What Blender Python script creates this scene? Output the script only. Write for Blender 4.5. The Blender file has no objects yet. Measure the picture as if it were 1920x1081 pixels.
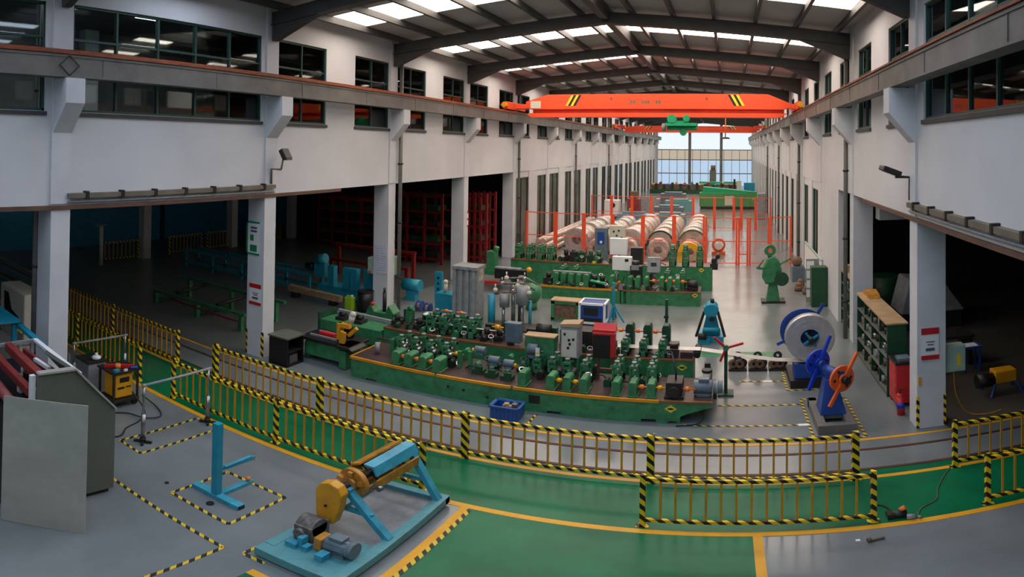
import bpy, bmesh, math, random
from mathutils import Vector, Matrix
random.seed(7)
S = bpy.context.scene
COL = S.collection
PI = math.pi

# ---------------------------------------------------------------- camera
FPX, CX, V0, PITCH, ROLL, EYE = 1145.36, 1365.5, 257.47, 0.018, 0.0063, 6.0
cd = bpy.data.cameras.new('camera'); cam = bpy.data.objects.new('camera', cd); COL.objects.link(cam)
cd.type = 'PANO'
pano = cd if hasattr(cd, 'panorama_type') else cd.cycles
pano.panorama_type = 'EQUIRECTANGULAR'
pano.longitude_min = -CX / FPX; pano.longitude_max = (1920 - CX) / FPX
pano.latitude_max = V0 / FPX; pano.latitude_min = -(1081 - V0) / FPX
Mp = Matrix(((1, 0, 0), (0, math.cos(PITCH), math.sin(PITCH)), (0, -math.sin(PITCH), math.cos(PITCH))))
Mr = Matrix(((math.cos(ROLL), 0, math.sin(ROLL)), (0, 1, 0), (-math.sin(ROLL), 0, math.cos(ROLL))))
Mc = Mr @ Mp
r, f_, u_ = Mc[0], Mc[1], Mc[2]
cam.matrix_world = Matrix(((r[0], u_[0], -f_[0], 0), (r[1], u_[1], -f_[1], 0), (r[2], u_[2], -f_[2], EYE), (0, 0, 0, 1)))
cd.clip_start = 0.05; cd.clip_end = 400
S.camera = cam

# ---------------------------------------------------------------- sky and exposure
w = bpy.data.worlds.new('sky'); S.world = w; w.use_nodes = True
w.node_tree.nodes['Background'].inputs[0].default_value = (0.93, 0.97, 1.0, 1)
w.node_tree.nodes['Background'].inputs[1].default_value = 1.25
S.view_settings.view_transform = 'Standard'; S.view_settings.look = 'None'
S.view_settings.gamma = 1.0; S.view_settings.use_curve_mapping = False
S.view_settings.exposure = 0.0
SKY_NEAR, SKY_FAR = 6.4, 9.5          # daylight coming through the translucent roof strips

# ---------------------------------------------------------------- materials
def lin(r, g, b):
    def c(x):
        x /= 255.0
        return x / 12.92 if x <= 0.04045 else ((x + 0.055) / 1.055) ** 2.4
    return (c(r), c(g), c(b), 1)
def mat(name, rgb, rough=0.5, metal=0.0, var=0.12, scale=3.0, spec=0.5, bump=0.0, grime=0.0, gscale=2.2):
    m = bpy.data.materials.new(name); m.use_nodes = True
    n = m.node_tree.nodes; l = m.node_tree.links; p = n['Principled BSDF']
    p.inputs['Roughness'].default_value = rough; p.inputs['Metallic'].default_value = metal
    p.inputs['Specular IOR Level'].default_value = spec
    c = lin(*rgb)
    tc = n.new('ShaderNodeTexCoord'); no = n.new('ShaderNodeTexNoise'); rp = n.new('ShaderNodeValToRGB')
    no.inputs['Scale'].default_value = scale; no.inputs['Detail'].default_value = 5
    l.new(tc.outputs['Object'], no.inputs['Vector'])
    rp.color_ramp.elements[0].position = 0.3; rp.color_ramp.elements[1].position = 0.7
    rp.color_ramp.elements[0].color = tuple(x * (1 - var) for x in c[:3]) + (1,)
    rp.color_ramp.elements[1].color = tuple(min(1, x * (1 + var)) for x in c[:3]) + (1,)
    l.new(no.outputs['Fac'], rp.inputs['Fac']); l.new(rp.outputs['Color'], p.inputs['Base Color'])
    if grime:                                            # worn, oily patches
        n2 = n.new('ShaderNodeTexNoise'); n2.inputs['Scale'].default_value = gscale; n2.inputs['Detail'].default_value = 8
        n2.inputs['Roughness'].default_value = 0.65; l.new(tc.outputs['Object'], n2.inputs['Vector'])
        mr = n.new('ShaderNodeMapRange'); mr.inputs[1].default_value = 0.47; mr.inputs[2].default_value = 0.68; mr.inputs[4].default_value = grime
        mx = n.new('ShaderNodeMix'); mx.data_type = 'RGBA'
        l.new(n2.outputs['Fac'], mr.inputs[0]); l.new(mr.outputs[0], mx.inputs['Factor']); l.new(rp.outputs['Color'], mx.inputs[6])
        mx.inputs[7].default_value = tuple(0.18 * x + 0.006 for x in c[:3]) + (1,); l.new(mx.outputs[2], p.inputs['Base Color'])
    if bump:
        b = n.new('ShaderNodeBump'); b.inputs['Strength'].default_value = bump
        l.new(no.outputs['Fac'], b.inputs['Height']); l.new(b.outputs['Normal'], p.inputs['Normal'])
    return m
def stripes(name, rgb1, rgb2, period, direction=(1, 1, 1), rough=0.5, duty=0.5):
    m = bpy.data.materials.new(name); m.use_nodes = True
    n = m.node_tree.nodes; l = m.node_tree.links; p = n['Principled BSDF']
    p.inputs['Roughness'].default_value = rough
    tc = n.new('ShaderNodeTexCoord'); d = n.new('ShaderNodeVectorMath'); d.operation = 'DOT_PRODUCT'
    d.inputs[1].default_value = direction
    l.new(tc.outputs['Object'], d.inputs[0])
    a = n.new('ShaderNodeMath'); a.operation = 'DIVIDE'; a.inputs[1].default_value = period
    f = n.new('ShaderNodeMath'); f.operation = 'FRACT'
    g = n.new('ShaderNodeMath'); g.operation = 'GREATER_THAN'; g.inputs[1].default_value = duty
    mx = n.new('ShaderNodeMix'); mx.data_type = 'RGBA'
    l.new(d.outputs['Value'], a.inputs[0]); l.new(a.outputs[0], f.inputs[0]); l.new(f.outputs[0], g.inputs[0])
    l.new(g.outputs[0], mx.inputs['Factor'])
    mx.inputs[6].default_value = lin(*rgb1); mx.inputs[7].default_value = lin(*rgb2)
    l.new(mx.outputs[2], p.inputs['Base Color'])
    return m
def emit(name, rgb, strength):
    m = bpy.data.materials.new(name); m.use_nodes = True
    p = m.node_tree.nodes['Principled BSDF']
    p.inputs['Base Color'].default_value = lin(*rgb); p.inputs['Emission Color'].default_value = lin(*rgb)
    p.inputs['Emission Strength'].default_value = strength
    return m
def glass(name, tint, clear, rough=0.03):
    m = bpy.data.materials.new(name); m.use_nodes = True
    n = m.node_tree.nodes; l = m.node_tree.links
    out = n['Material Output']; n.remove(n['Principled BSDF'])
    tr = n.new('ShaderNodeBsdfTransparent'); tr.inputs[0].default_value = tuple(t * clear for t in lin(*tint)[:3]) + (1,)
    gl = n.new('ShaderNodeBsdfGlossy'); gl.inputs['Roughness'].default_value = rough
    gl.inputs['Color'].default_value = (0.9, 0.95, 0.95, 1)
    fr = n.new('ShaderNodeFresnel'); fr.inputs['IOR'].default_value = 1.5
    mx = n.new('ShaderNodeMixShader')
    l.new(fr.outputs[0], mx.inputs[0]); l.new(tr.outputs[0], mx.inputs[1]); l.new(gl.outputs[0], mx.inputs[2])
    l.new(mx.outputs[0], out.inputs['Surface'])
    return m

M = {}
M['wall'] = mat('white_wall_paint', (206, 207, 210), 0.75, var=0.05, scale=0.7, grime=0.05, gscale=0.5)
M['column'] = mat('white_column_paint', (205, 207, 211), 0.6, var=0.06, scale=1.2, grime=0.08, gscale=1.5)
M['floor'] = mat('grey_epoxy_floor', (116, 123, 124), 0.2, var=0.16, scale=0.5, grime=0.22, gscale=0.45)
M['greenfloor'] = mat('green_epoxy_floor', (4, 104, 66), 0.30, var=0.22, scale=0.8, spec=0.22, grime=0.3, gscale=0.7)
M['yellowline'] = mat('yellow_floor_paint', (226, 160, 18), 0.5, var=0.12, scale=4, grime=0.25, gscale=2)
M['tape'] = stripes('yellow_black_tape', (214, 182, 40), (28, 27, 22), 0.19, (1, 1, 0))
M['hazard'] = stripes('yellow_black_hazard_wrap', (232, 196, 30), (20, 19, 16), 0.205, (1, 1, 1))
M['baluster'] = mat('yellow_baluster_paint', (196, 140, 24), 0.45)
M['brownrail'] = mat('rusty_rail_steel', (88, 46, 32), 0.6, 0.3, var=0.3, scale=5)
M['railrust'] = mat('orange_rust_steel', (138, 72, 44), 0.65, 0.1, var=0.3, scale=4)
M['girder'] = mat('grey_girder_steel', (112, 110, 106), 0.55, 0.2, var=0.2, scale=1.5, grime=0.3, gscale=1.2)
M['rafter'] = mat('dark_grey_steel_rafter', (62, 61, 60), 0.6, var=0.15)
M['roofsheet'] = mat('grey_roof_sheet', (176, 174, 172), 0.7, var=0.08, scale=0.6)
M['trim'] = mat('brown_steel_trim', (98, 70, 56), 0.6, var=0.2)
M['winframe'] = mat('dark_green_window_frame', (22, 62, 56), 0.45)
M['glass'] = glass('dark_window_glass', (228, 236, 234), 0.92)
M['glassfar'] = glass('pale_window_glass', (246, 249, 252), 0.97)
M['olive'] = mat('olive_frosted_glass', (84, 86, 74), 0.25, var=0.2, scale=1.5)
M['dark'] = mat('shade_dark_plaster', (52, 52, 54), 0.8)  # side-bay wall colour, darkened to put the bays' shade in
M['innerwall'] = mat('upper_room_plaster', (120, 122, 122), 0.8)
M['bluewall'] = mat('blue_shutter_paint', (44, 148, 190), 0.5)
M['green'] = mat('machine_green_paint', (56, 126, 82), 0.42, var=0.2, scale=4, grime=0.55, gscale=5)
M['greendark'] = mat('dark_green_paint', (22, 72, 44), 0.5, var=0.2, grime=0.5, gscale=5)
M['greenbright'] = mat('bright_green_paint', (66, 140, 84), 0.45, var=0.15)
M['hoistgreen'] = mat('hoist_green_paint', (16, 158, 104), 0.4)
M['oily'] = mat('oily_brown_steel', (74, 56, 53), 0.4, 0.2, var=0.3, scale=5, grime=0.7, gscale=4)
M['edge'] = mat('orange_yellow_edge_paint', (214, 142, 14), 0.5, var=0.15, grime=0.4, gscale=3)
M['brownedge'] = mat('brown_edge_paint', (134, 84, 44), 0.5, var=0.2)
M['steel'] = mat('bare_steel', (168, 168, 170), 0.3, 0.9, var=0.1, grime=0.4, gscale=8)
M['greysteel'] = mat('grey_painted_steel', (142, 146, 148), 0.5, 0.1, grime=0.35, gscale=5)
M['darksteel'] = mat('dark_iron', (48, 46, 45), 0.5, 0.4, var=0.25)
M['black'] = mat('black_plastic', (22, 22, 24), 0.45)
M['orange'] = mat('orange_coupling_paint', (230, 122, 50), 0.45)
M['amber'] = mat('amber_yellow_paint', (224, 158, 22), 0.45)
M['crane'] = mat('orange_red_crane_paint', (236, 82, 40), 0.4, var=0.06, scale=1.0, grime=0.1, gscale=0.8)
M['meshorange'] = mat('orange_red_guard_paint', (236, 84, 50), 0.5)
M['teal'] = mat('teal_machine_paint', (58, 154, 178), 0.42, var=0.14, scale=4, grime=0.3, gscale=5)
M['tealdeck'] = mat('worn_teal_deck_paint', (86, 150, 156), 0.5, var=0.22, scale=3, grime=0.5, gscale=3)
M['turq'] = mat('turquoise_paint', (26, 140, 166), 0.45, var=0.12, grime=0.3, gscale=4)
M['blue'] = mat('blue_paint', (30, 70, 148), 0.42, var=0.12, grime=0.3, gscale=5)
M['bluebright'] = mat('bright_blue_paint', (24, 62, 190), 0.42)
M['bluebin'] = mat('blue_plastic_bin', (22, 78, 148), 0.42)
M['orangepaint'] = mat('orange_machine_paint', (226, 96, 36), 0.42)
M['drum'] = mat('ochre_mandrel_paint', (184, 126, 44), 0.45, var=0.22, scale=5, grime=0.6, gscale=6)
M['guard'] = mat('yellow_ochre_guard_paint', (214, 150, 34), 0.45, var=0.1, grime=0.2, gscale=5)
M['motor'] = mat('blue_grey_motor_paint', (98, 114, 124), 0.45, grime=0.4, gscale=8)
M['white'] = mat('white_paint', (226, 228, 228), 0.5, var=0.04)
M['cream'] = mat('cream_paint', (205, 200, 184), 0.5, grime=0.25, gscale=3)
M['red'] = mat('red_paint', (190, 34, 36), 0.45)
M['darkred'] = mat('dark_red_beam_paint', (132, 52, 48), 0.45, var=0.2, grime=0.5, gscale=5)
M['redrack'] = mat('red_rack_paint', (128, 20, 22), 0.5, grime=0.4, gscale=3)
M['stainless'] = mat('brushed_stainless_sheet', (196, 192, 180), 0.42, 0.5, var=0.18, scale=1.2, grime=0.25, gscale=1.1)
M['panelgrey'] = mat('grey_green_panel', (104, 108, 98), 0.45, 0.2, var=0.12, grime=0.3, gscale=1.5)
M['coilpink'] = mat('pinkish_steel_strip', (216, 196, 184), 0.34, 0.3, var=0.3, scale=4, grime=0.5, gscale=3)
M['coilsilver'] = mat('silver_steel_strip', (196, 194, 190), 0.36, 0.45, var=0.12, scale=6)
M['lime'] = mat('lime_plastic', (158, 200, 44), 0.4)
M['wood'] = mat('brown_plywood', (166, 138, 104), 0.7, var=0.2)
M['boxgreen'] = mat('pale_green_box_paint', (158, 184, 170), 0.5)
M['signred'] = mat('sign_red', (186, 30, 38), 0.5)
M['signgreen'] = mat('sign_green', (24, 130, 84), 0.5)
M['ink'] = mat('sign_ink', (76, 84, 104), 0.6)
M['yellowsign'] = mat('sign_yellow', (226, 200, 50), 0.5)
M['skynear'] = emit('skylight_panel', (222, 234, 255), SKY_NEAR)
M['skyfar'] = emit('skylight_panel_warm', (255, 238, 222), SKY_FAR)
M['lampglow'] = emit('lamp_glow', (255, 246, 225), 6.5)
M['rubber'] = mat('black_rubber', (18, 18, 18), 0.7)
M['debris'] = mat('grey_scrap_metal', (120, 114, 108), 0.5, 0.3, var=0.4, scale=14, grime=0.6, gscale=8)
M['brick'] = mat('rusty_scrap', (110, 84, 66), 0.7, var=0.4, scale=10)

# ---------------------------------------------------------------- mesh building
class MB:
    def __init__(s): s.v = []; s.f = []; s.mi = []; s.sm = []
    def add(s, vs, fs, mi=0, smooth=False):
        o = len(s.v); s.v += [Vector(v) for v in vs]
        for f in fs: s.f.append([o + i for i in f]); s.mi.append(mi); s.sm.append(smooth)
        return s
    def box(s, x0, x1, y0, y1, z0, z1, mi=0):
        vs = [(x, y, z) for z in (z0, z1) for y in (y0, y1) for x in (x0, x1)]
        return s.add(vs, [(0, 2, 3, 1), (4, 5, 7, 6), (0, 1, 5, 4), (1, 3, 7, 5), (3, 2, 6, 7), (2, 0, 4, 6)], mi)
    def cb(s, c, d, rz=0, ry=0, rx=0, mi=0):
        R = Matrix.Rotation(rz, 3, 'Z') @ Matrix.Rotation(ry, 3, 'Y') @ Matrix.Rotation(rx, 3, 'X')
        c = Vector(c); h = [k / 2 for k in d]
        vs = [c + R @ Vector((x, y, z)) for z in (-h[2], h[2]) for y in (-h[1], h[1]) for x in (-h[0], h[0])]
        return s.add(vs, [(0, 2, 3, 1), (4, 5, 7, 6), (0, 1, 5, 4), (1, 3, 7, 5), (3, 2, 6, 7), (2, 0, 4, 6)], mi)
    def bar(s, a, b, w, h=None, up=(0, 0, 1), mi=0):
        h = h or w; a = Vector(a); b = Vector(b); t = (b - a).normalized(); up = Vector(up)
        if abs(t.dot(up)) > 0.98: up = Vector((0, 1, 0))
        n = t.cross(up).normalized(); k = n.cross(t).normalized()
        vs = [p + n * (i * w / 2) + k * (j * h / 2) for p in (a, b) for i, j in ((-1, -1), (1, -1), (1, 1), (-1, 1))]
        return s.add(vs, [(3, 2, 1, 0), (4, 5, 6, 7), (0, 1, 5, 4), (1, 2, 6, 5), (2, 3, 7, 6), (3, 0, 4, 7)], mi)
    def cyl(s, a, b, r, n=14, r1=None, mi=0):
        a = Vector(a); b = Vector(b); r1 = r if r1 is None else r1; t = (b - a).normalized()
        up = Vector((0, 0, 1)) if abs(t.z) < 0.9 else Vector((1, 0, 0)); x = t.cross(up).normalized(); y = t.cross(x)
        ring = lambda p, q: [p + (x * math.cos(2 * PI * i / n) + y * math.sin(2 * PI * i / n)) * q for i in range(n)]
        o = len(s.v); s.v += ring(a, r) + ring(b, r1)
        for i in range(n):
            j = (i + 1) % n; s.f.append([o + i, o + n + i, o + n + j, o + j]); s.mi.append(mi); s.sm.append(True)
        s.f.append([o + i for i in range(n)]); s.f.append([o + n + i for i in reversed(range(n))]); s.mi += [mi, mi]; s.sm += [False, False]
        return s
    def tube(s, pts, r, n=8, mi=0):
        pts = [Vector(p) for p in pts]; o = len(s.v); prev = None
        for k, p in enumerate(pts):
            t = (pts[min(k + 1, len(pts) - 1)] - pts[max(k - 1, 0)]).normalized()
            up = Vector((0, 0, 1)) if abs(t.z) < 0.9 else Vector((1, 0, 0))
            x = t.cross(up).normalized() if prev is None else (prev - t * prev.dot(t)).normalized()
            prev = x; y = t.cross(x)
            s.v += [p + (x * math.cos(2 * PI * i / n) + y * math.sin(2 * PI * i / n)) * r for i in range(n)]
        for k in range(len(pts) - 1):
            for i in range(n):
                j = (i + 1) % n; a = o + k * n
                s.f.append([a + i, a + n + i, a + n + j, a + j]); s.mi.append(mi); s.sm.append(True)
        e = o + (len(pts) - 1) * n
        s.f.append([o + i for i in range(n)]); s.f.append([e + i for i in reversed(range(n))]); s.mi += [mi, mi]; s.sm += [False, False]
        return s
    def ring(s, c, axis, ro, ri, w, n=32, mi=0):
        c = Vector(c); t = Vector(axis).normalized(); up = Vector((0, 0, 1)) if abs(t.z) < 0.9 else Vector((1, 0, 0))
        x = t.cross(up).normalized(); y = t.cross(x); o = len(s.v)
        for q, d in ((ro, -w / 2), (ro, w / 2), (ri, w / 2), (ri, -w / 2)):
            s.v += [c + t * d + (x * math.cos(2 * PI * i / n) + y * math.sin(2 * PI * i / n)) * q for i in range(n)]
        for k in range(4):
            a, b = o + k * n, o + ((k + 1) % 4) * n
            for i in range(n):
                j = (i + 1) % n; s.f.append([a + i, a + j, b + j, b + i]); s.mi.append(mi); s.sm.append(k % 2 == 0)
        return s
    def prism(s, poly, axis, a, b, mi=0):
        def P(p, d):
            return {'x': (d, p[0], p[1]), 'y': (p[0], d, p[1]), 'z': (p[0], p[1], d)}[axis]
        n = len(poly); vs = [P(p, a) for p in poly] + [P(p, b) for p in poly]
        return s.add(vs, [list(range(n))[::-1], list(range(n, 2 * n))] + [(i, (i + 1) % n, n + (i + 1) % n, n + i) for i in range(n)], mi)
    def sph(s, c, r, n=12, m=8, sz=1.0, mi=0):
        c = Vector(c); o = len(s.v)
        for k in range(m + 1):
            a = PI * k / m
            s.v += [c + Vector((r * math.sin(a) * math.cos(2 * PI * i / n), r * math.sin(a) * math.sin(2 * PI * i / n), r * sz * math.cos(a))) for i in range(n)]
        for k in range(m):
            for i in range(n):
                j = (i + 1) % n; a = o + k * n
                s.f.append([a + i, a + n + i, a + n + j, a + j]); s.mi.append(mi); s.sm.append(True)
        return s
    def build(s, name, mats, parent=None, off=(0, 0, 0), bevel=0):
        off = Vector(off); me = bpy.data.meshes.new(name)
        me.from_pydata([tuple(v - off) for v in s.v], [], s.f)
        for m in (mats if isinstance(mats, (list, tuple)) else [mats]): me.materials.append(M[m] if isinstance(m, str) else m)
        me.polygons.foreach_set('material_index', s.mi); me.polygons.foreach_set('use_smooth', s.sm)
        bm = bmesh.new(); bm.from_mesh(me); bmesh.ops.recalc_face_normals(bm, faces=bm.faces); bm.to_mesh(me); bm.free()
        o = bpy.data.objects.new(name, me); COL.objects.link(o)
        if parent is not None: o.parent = parent
        else: o.location = off
        if bevel:
            b = o.modifiers.new('bevel', 'BEVEL'); b.width = bevel; b.segments = 2; b.limit_method = 'ANGLE'
        return o
def tag(o, label, cat, group=None):
    o['label'] = label; o['category'] = cat
    if group: o['group'] = group
    return o
def pieces(mb):
    """one MB per group of primitives that touch each other"""
    n = len(mb.v); par = list(range(n))
    def find(i):
        while par[i] != i: par[i] = par[par[i]]; i = par[i]
        return i
    for f in mb.f:
        a = find(f[0])
        for i in f[1:]: par[find(i)] = a
    isl = {}
    for i in range(n): isl.setdefault(find(i), []).append(i)
    L = list(isl.values())
    if len(L) == 1: return [mb]
    B = []
    for q in L:
        vs = [mb.v[i] for i in q]
        B.append([min(v[k] for v in vs) - 0.006 for k in range(3)] + [max(v[k] for v in vs) + 0.006 for k in range(3)])
    g = list(range(len(L)))
    def fg(i):
        while g[i] != i: i = g[i]
        return i
    for i in range(len(L)):
        for j in range(i):
            if all(B[i][k] <= B[j][k + 3] and B[j][k] <= B[i][k + 3] for k in range(3)): g[fg(i)] = fg(j)
    grp = {}
    for i, q in enumerate(L): grp.setdefault(fg(i), []).extend(q)
    if len(grp) == 1: return [mb]
    out = []
    for q in grp.values():
        q = sorted(q); ix = {v: k for k, v in enumerate(q)}; m = MB(); m.v = [mb.v[i] for i in q]
        for f, a, b in zip(mb.f, mb.mi, mb.sm):
            if f[0] in ix: m.f.append([ix[i] for i in f]); m.mi.append(a); m.sm.append(b)
        out.append(m)
    return out
class Thing:
    """An Empty at the thing's base that parents its parts; part meshes are given in world metres."""
    def __init__(s, name, label, cat, loc, group=None, local=False, rz=0):
        s.o = bpy.data.objects.new(name, None); COL.objects.link(s.o); s.o.empty_display_size = 0.2
        s.o.location = loc; s.o.rotation_euler = (0, 0, rz); s.off = (0, 0, 0) if local else loc; tag(s.o, label, cat, group)
    def part(s, name, mb, m, parent=None, bevel=0, label=None):
        for q in ([mb] if name == 'wire_mesh' else pieces(mb)):
            o = q.build(name, m, parent or s.o, s.off, bevel)
            if label: o['label'] = label
        return o
def single(name, mb, m, label, cat, loc, group=None, bevel=0):
    return tag(mb.build(name, m, None, loc, bevel), label, cat, group)
def struct(name, mb, m, parent=None, off=(0, 0, 0), bevel=0):
    o = mb.build(name, m, parent, off, bevel); o['kind'] = 'structure'
    return o
def copy_tree(o, parent=None):
    c = o.copy(); COL.objects.link(c); c.parent = parent
    for ch in list(o.children): copy_tree(ch, c)
    return c
ORD = ['first', 'second', 'third', 'fourth', 'fifth', 'sixth', 'seventh', 'eighth', 'ninth', 'tenth', 'eleventh', 'twelfth']
# ================================================================ the building
XL, XR, YB, YE = -11.19, 3.71, -7.0, 97.0
PITCHY = 6.23
LZ, SILL, HEAD, WTOP = 4.63, 6.57, 8.85, 9.75
XM = (XL + XR) / 2
colL = [6.05 + PITCHY * k for k in range(-2, 15)]        # far edge of every left column
colR = [12.08 + PITCHY * k for k in range(-3, 14)]

struct('floor', MB().box(-30.2, 17.5, YB - 1, YE + 1, -0.4, 0), 'floor')
# painted floor areas and lines
def paint(name, x0, x1, y0, y1, m, z=0.004):
    return struct(name, MB().box(x0, x1, y0, y1, -0.02, z), m)
paint('floor_green_aisle', -29.5, 16.5, 8.2, 10.1, 'greenfloor', 0.003)
paint('floor_green_area', -3.62, 0.38, YB, 8.2, 'greenfloor', 0.003)
for x0, x1, y0, y1 in [(-29.5, 16.5, 8.14, 8.26), (-29.5, 16.5, 9.76, 9.86), (-29.5, 16.5, 11.33, 11.41), (0.36, 0.49, YB, 8.14),
                       (-3.72, -3.60, 4.0, 8.14), (-4.95, -3.72, 5.05, 5.17)]:
    paint('floor_line', x0, x1, y0, y1, 'yellowline', 0.006)
paint('floor_green_patch', -4.95, -3.72, YB, 5.05, 'greenfloor', 0.003)
def tape(x0, y0, x1, y1, wd=0.055):
    if abs(x1 - x0) > abs(y1 - y0): paint('floor_tape', min(x0, x1), max(x0, x1), y0 - wd / 2, y0 + wd / 2, 'tape', 0.008)
    else: paint('floor_tape', x0 - wd / 2, x0 + wd / 2, min(y0, y1), max(y0, y1), 'tape', 0.008)
def taperect(x0, x1, y0, y1):
    for a in ((x0, y0, x1, y0), (x0, y1, x1, y1), (x0, y0, x0, y1), (x1, y0, x1, y1)): tape(*a)
taperect(-7.25, -6.0, 5.76, 6.92); taperect(-9.35, -8.7, 6.2, 8.05)
for a in [(-9.6, 5.28, -5.58, 5.28), (-5.58, 5.28, -5.58, 2.5), (-5.3, 5.36, -5.3, 5.62), (-5.3, 5.36, -4.95, 5.36),
          (-0.85, 12.28, 1.65, 12.28), (-0.2, 13.4, 1.65, 13.4), (0.3, 14.95, 1.4, 14.95), (-4.9, 11.5, -3.9, 11.5), (-3.9, 11.5, -3.9, 12.2)]: tape(*a)
taperect(1.66, 2.66, 11.5, 13.7); taperect(1.42, 2.52, 14.3, 15.6)
M['bayfloor_l'] = mat('shade_darkened_left_floor', (96, 102, 101), 0.28, var=0.15, scale=0.5, grime=0.4, gscale=0.5)  # hall floor in a darker colour, standing in for the left bay's shade
M['bayfloor_r'] = mat('shade_darkened_right_floor', (76, 72, 64), 0.5, var=0.25, scale=0.8, grime=0.6, gscale=0.8)  # right bay's shade put into a darker, browner floor colour
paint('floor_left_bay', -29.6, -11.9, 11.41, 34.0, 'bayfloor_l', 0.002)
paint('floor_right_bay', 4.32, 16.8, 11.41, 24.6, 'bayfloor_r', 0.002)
paint('floor_edge_tape', -3.60, -3.53, 4.0, 8.1, 'tape', 0.008)
# transfer rails let into the floor
for y in (10.12, 10.92):
    struct('floor_rail', MB().box(-29.5, 16.5, y - 0.035, y + 0.035, -0.05, 0.012), 'brownrail')

def winframe(x, y0, y1, z0, z1, divs, transom=None, t=0.05, d=0.06):
    m = MB()
    for a, b in ((y0, y0 + t), (y1 - t, y1)): m.box(x - d, x + d, a, b, z0, z1)
    for a, b in ((z0, z0 + t), (z1 - t, z1)): m.box(x - d, x + d, y0, y1, a, b)
    for k in range(1, divs):
        yc = y0 + (y1 - y0) * k / divs
        m.box(x - d * 0.8, x + d * 0.8, yc - t / 2, yc + t / 2, z0, z1)
    if transom: m.box(x - d * 0.7, x + d * 0.7, y0, y1, transom - t / 2, transom + t / 2)
    return m
WN = [0]
def window(x, y0, y1, z0, z1, divs, transom, frame='winframe', pane='glass'):
    WN[0] += 1
    f = struct('window_%d' % WN[0], winframe(x, y0, y1, z0, z1, divs, transom), frame)
    struct('window_pane', MB().box(x - 0.006, x + 0.006, y0 + 0.03, y1 - 0.03, z0 + 0.03, z1 - 0.03), pane, f)

def side_wall(side, x, sg, cols, wins, lower):
    """sg points away from the hall; wins(k) and lower(k) list the openings after column k"""
    m = MB(); xa, xb = sorted((x, x + sg * 0.3))
    m.box(xa, xb, YB, YE, LZ, SILL); m.box(xa, xb, YB, YE, HEAD, WTOP)
    ops = sorted(o for k in range(len(cols)) for o in wins(k)); p = YB
    for a, b in ops:
        if a < p: a = p
        m.box(xa, xb, p, a, SILL, HEAD); p = b
    m.box(xa, xb, p, YE, SILL, HEAD)
    lo = sorted(o for k in range(len(cols)) for o in lower(k)); p = None
    for a, b in lo:
        if p is not None and a - p > 0.05: m.box(xa, xb, p, a, 0, LZ)
        p = b
    m.box(xa, xb, p, YE, 0, LZ)
    return struct('wall_' + side, m, 'wall'), ops, lo

def winsL(k):
    y = colL[k]
    if y < 11: return [(max(y, YB + 0.2), y + 5.6)]
    return [(y, y + 2.15), (y + 3.65, y + 5.72)] if y + 6 < YE else []
def lowL(k):
    y = colL[k]
    if y < 30: return [(max(y - 0.02, YB + 0.1), y + 5.81)]
    return [(y, y + 2.2), (y + 3.75, y + 5.6)] if y + 6 < YE else []
def winsR(k):
    y = colR[k]
    if y < 11: return [(max(y, YB + 0.2), y + 5.35)]
    return [(y, y + 1.75), (y + 3.5, y + 5.2)] if y + 6 < YE else []
def lowR(k):
    y = colR[k]
    if y < 17: return [(max(y - 0.02, YB + 0.1), y + 5.75)]
    if y < 19: return [(y - 0.02, y + 2.0)]
    return [(y + 0.5, y + 2.3), (y + 3.6, y + 5.3)] if y + 6 < YE else []

wl, opsL, loL = side_wall('left', XL, -1, colL, winsL, lowL)
wr, opsR, loR = side_wall('right', XR, 1, colR, winsR, lowR)
for ops, x in ((opsL, XL - 0.10), (opsR, XR + 0.10)):
    for a, b in ops: window(x, a, b, SILL, HEAD, 5 if b - a > 3 else 2, 8.1)
for lo, x, lim in ((loL, XL - 0.12, 30), (loR, XR + 0.12, 22)):
    for a, b in lo:
        if a > lim: window(x, a, b, 0.05, LZ - 0.35, 2, None, 'winframe', 'olive' if a < 50 else 'glassfar')
        if a > lim: struct('window_header', MB().box(x - 0.08, x + 0.08, a, b, LZ - 0.35, LZ), 'wall')
# sills under the upper windows
for ops, x in ((opsL, XL + 0.02), (opsR, XR - 0.02)):
    for a, b in ops: struct('window_sill', MB().box(x - 0.03, x + 0.03, a - 0.03, b + 0.03, SILL - 0.09, SILL - 0.01), 'rafter')
# columns, corbels
for cols, x, sg, name in ((colL, XL, -1, 'left'), (colR, XR, 1, 'right')):
    for y in cols:
        if y < YB + 1 or y > YE: continue
        xa, xb = sorted((x - sg * 0.012, x + sg * 0.6))
        wdt = 0.45 if sg < 0 else 0.5
        struct('column', MB().box(xa, xb, y - wdt, y, 0, LZ + 0.03), 'column', bevel=0.012)
        struct('wall_pilaster', MB().box(min(x - sg * 0.045, x), max(x - sg * 0.045, x), y - 0.48, y - 0.02, LZ + 0.03, WTOP - 0.05), 'column')
        q = [(x, 6.08), (x - sg * 0.58, 6.72), (x - sg * 0.58, 7.22), (x, 7.22)]
        struct('wall_corbel', MB().prism(q, 'y', y - 0.45, y - 0.02), 'column')
# hazard wrap at the foot of the near columns
for x, y, sg in ((XR, colR[3], 1), (XL, colL[3], -1)):
    wdt = 0.5 if sg > 0 else 0.45
    m = MB()
    for a in (x - sg * 0.014, x + sg * 0.602):
        b = a + sg * (0.055 if a == x - sg * 0.014 else -0.055)
        m.box(min(a, b), max(a, b), y - wdt - 0.006, y - wdt + 0.05, 0.02, 0.78)
    struct('column_edge_strip', m, 'hazard')
for x, y in ((1.55, 12.27), (1.0, 14.95)): paint('floor_label', x - 0.11, x + 0.11, y - 0.05, y + 0.05, 'white', 0.01)
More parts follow.
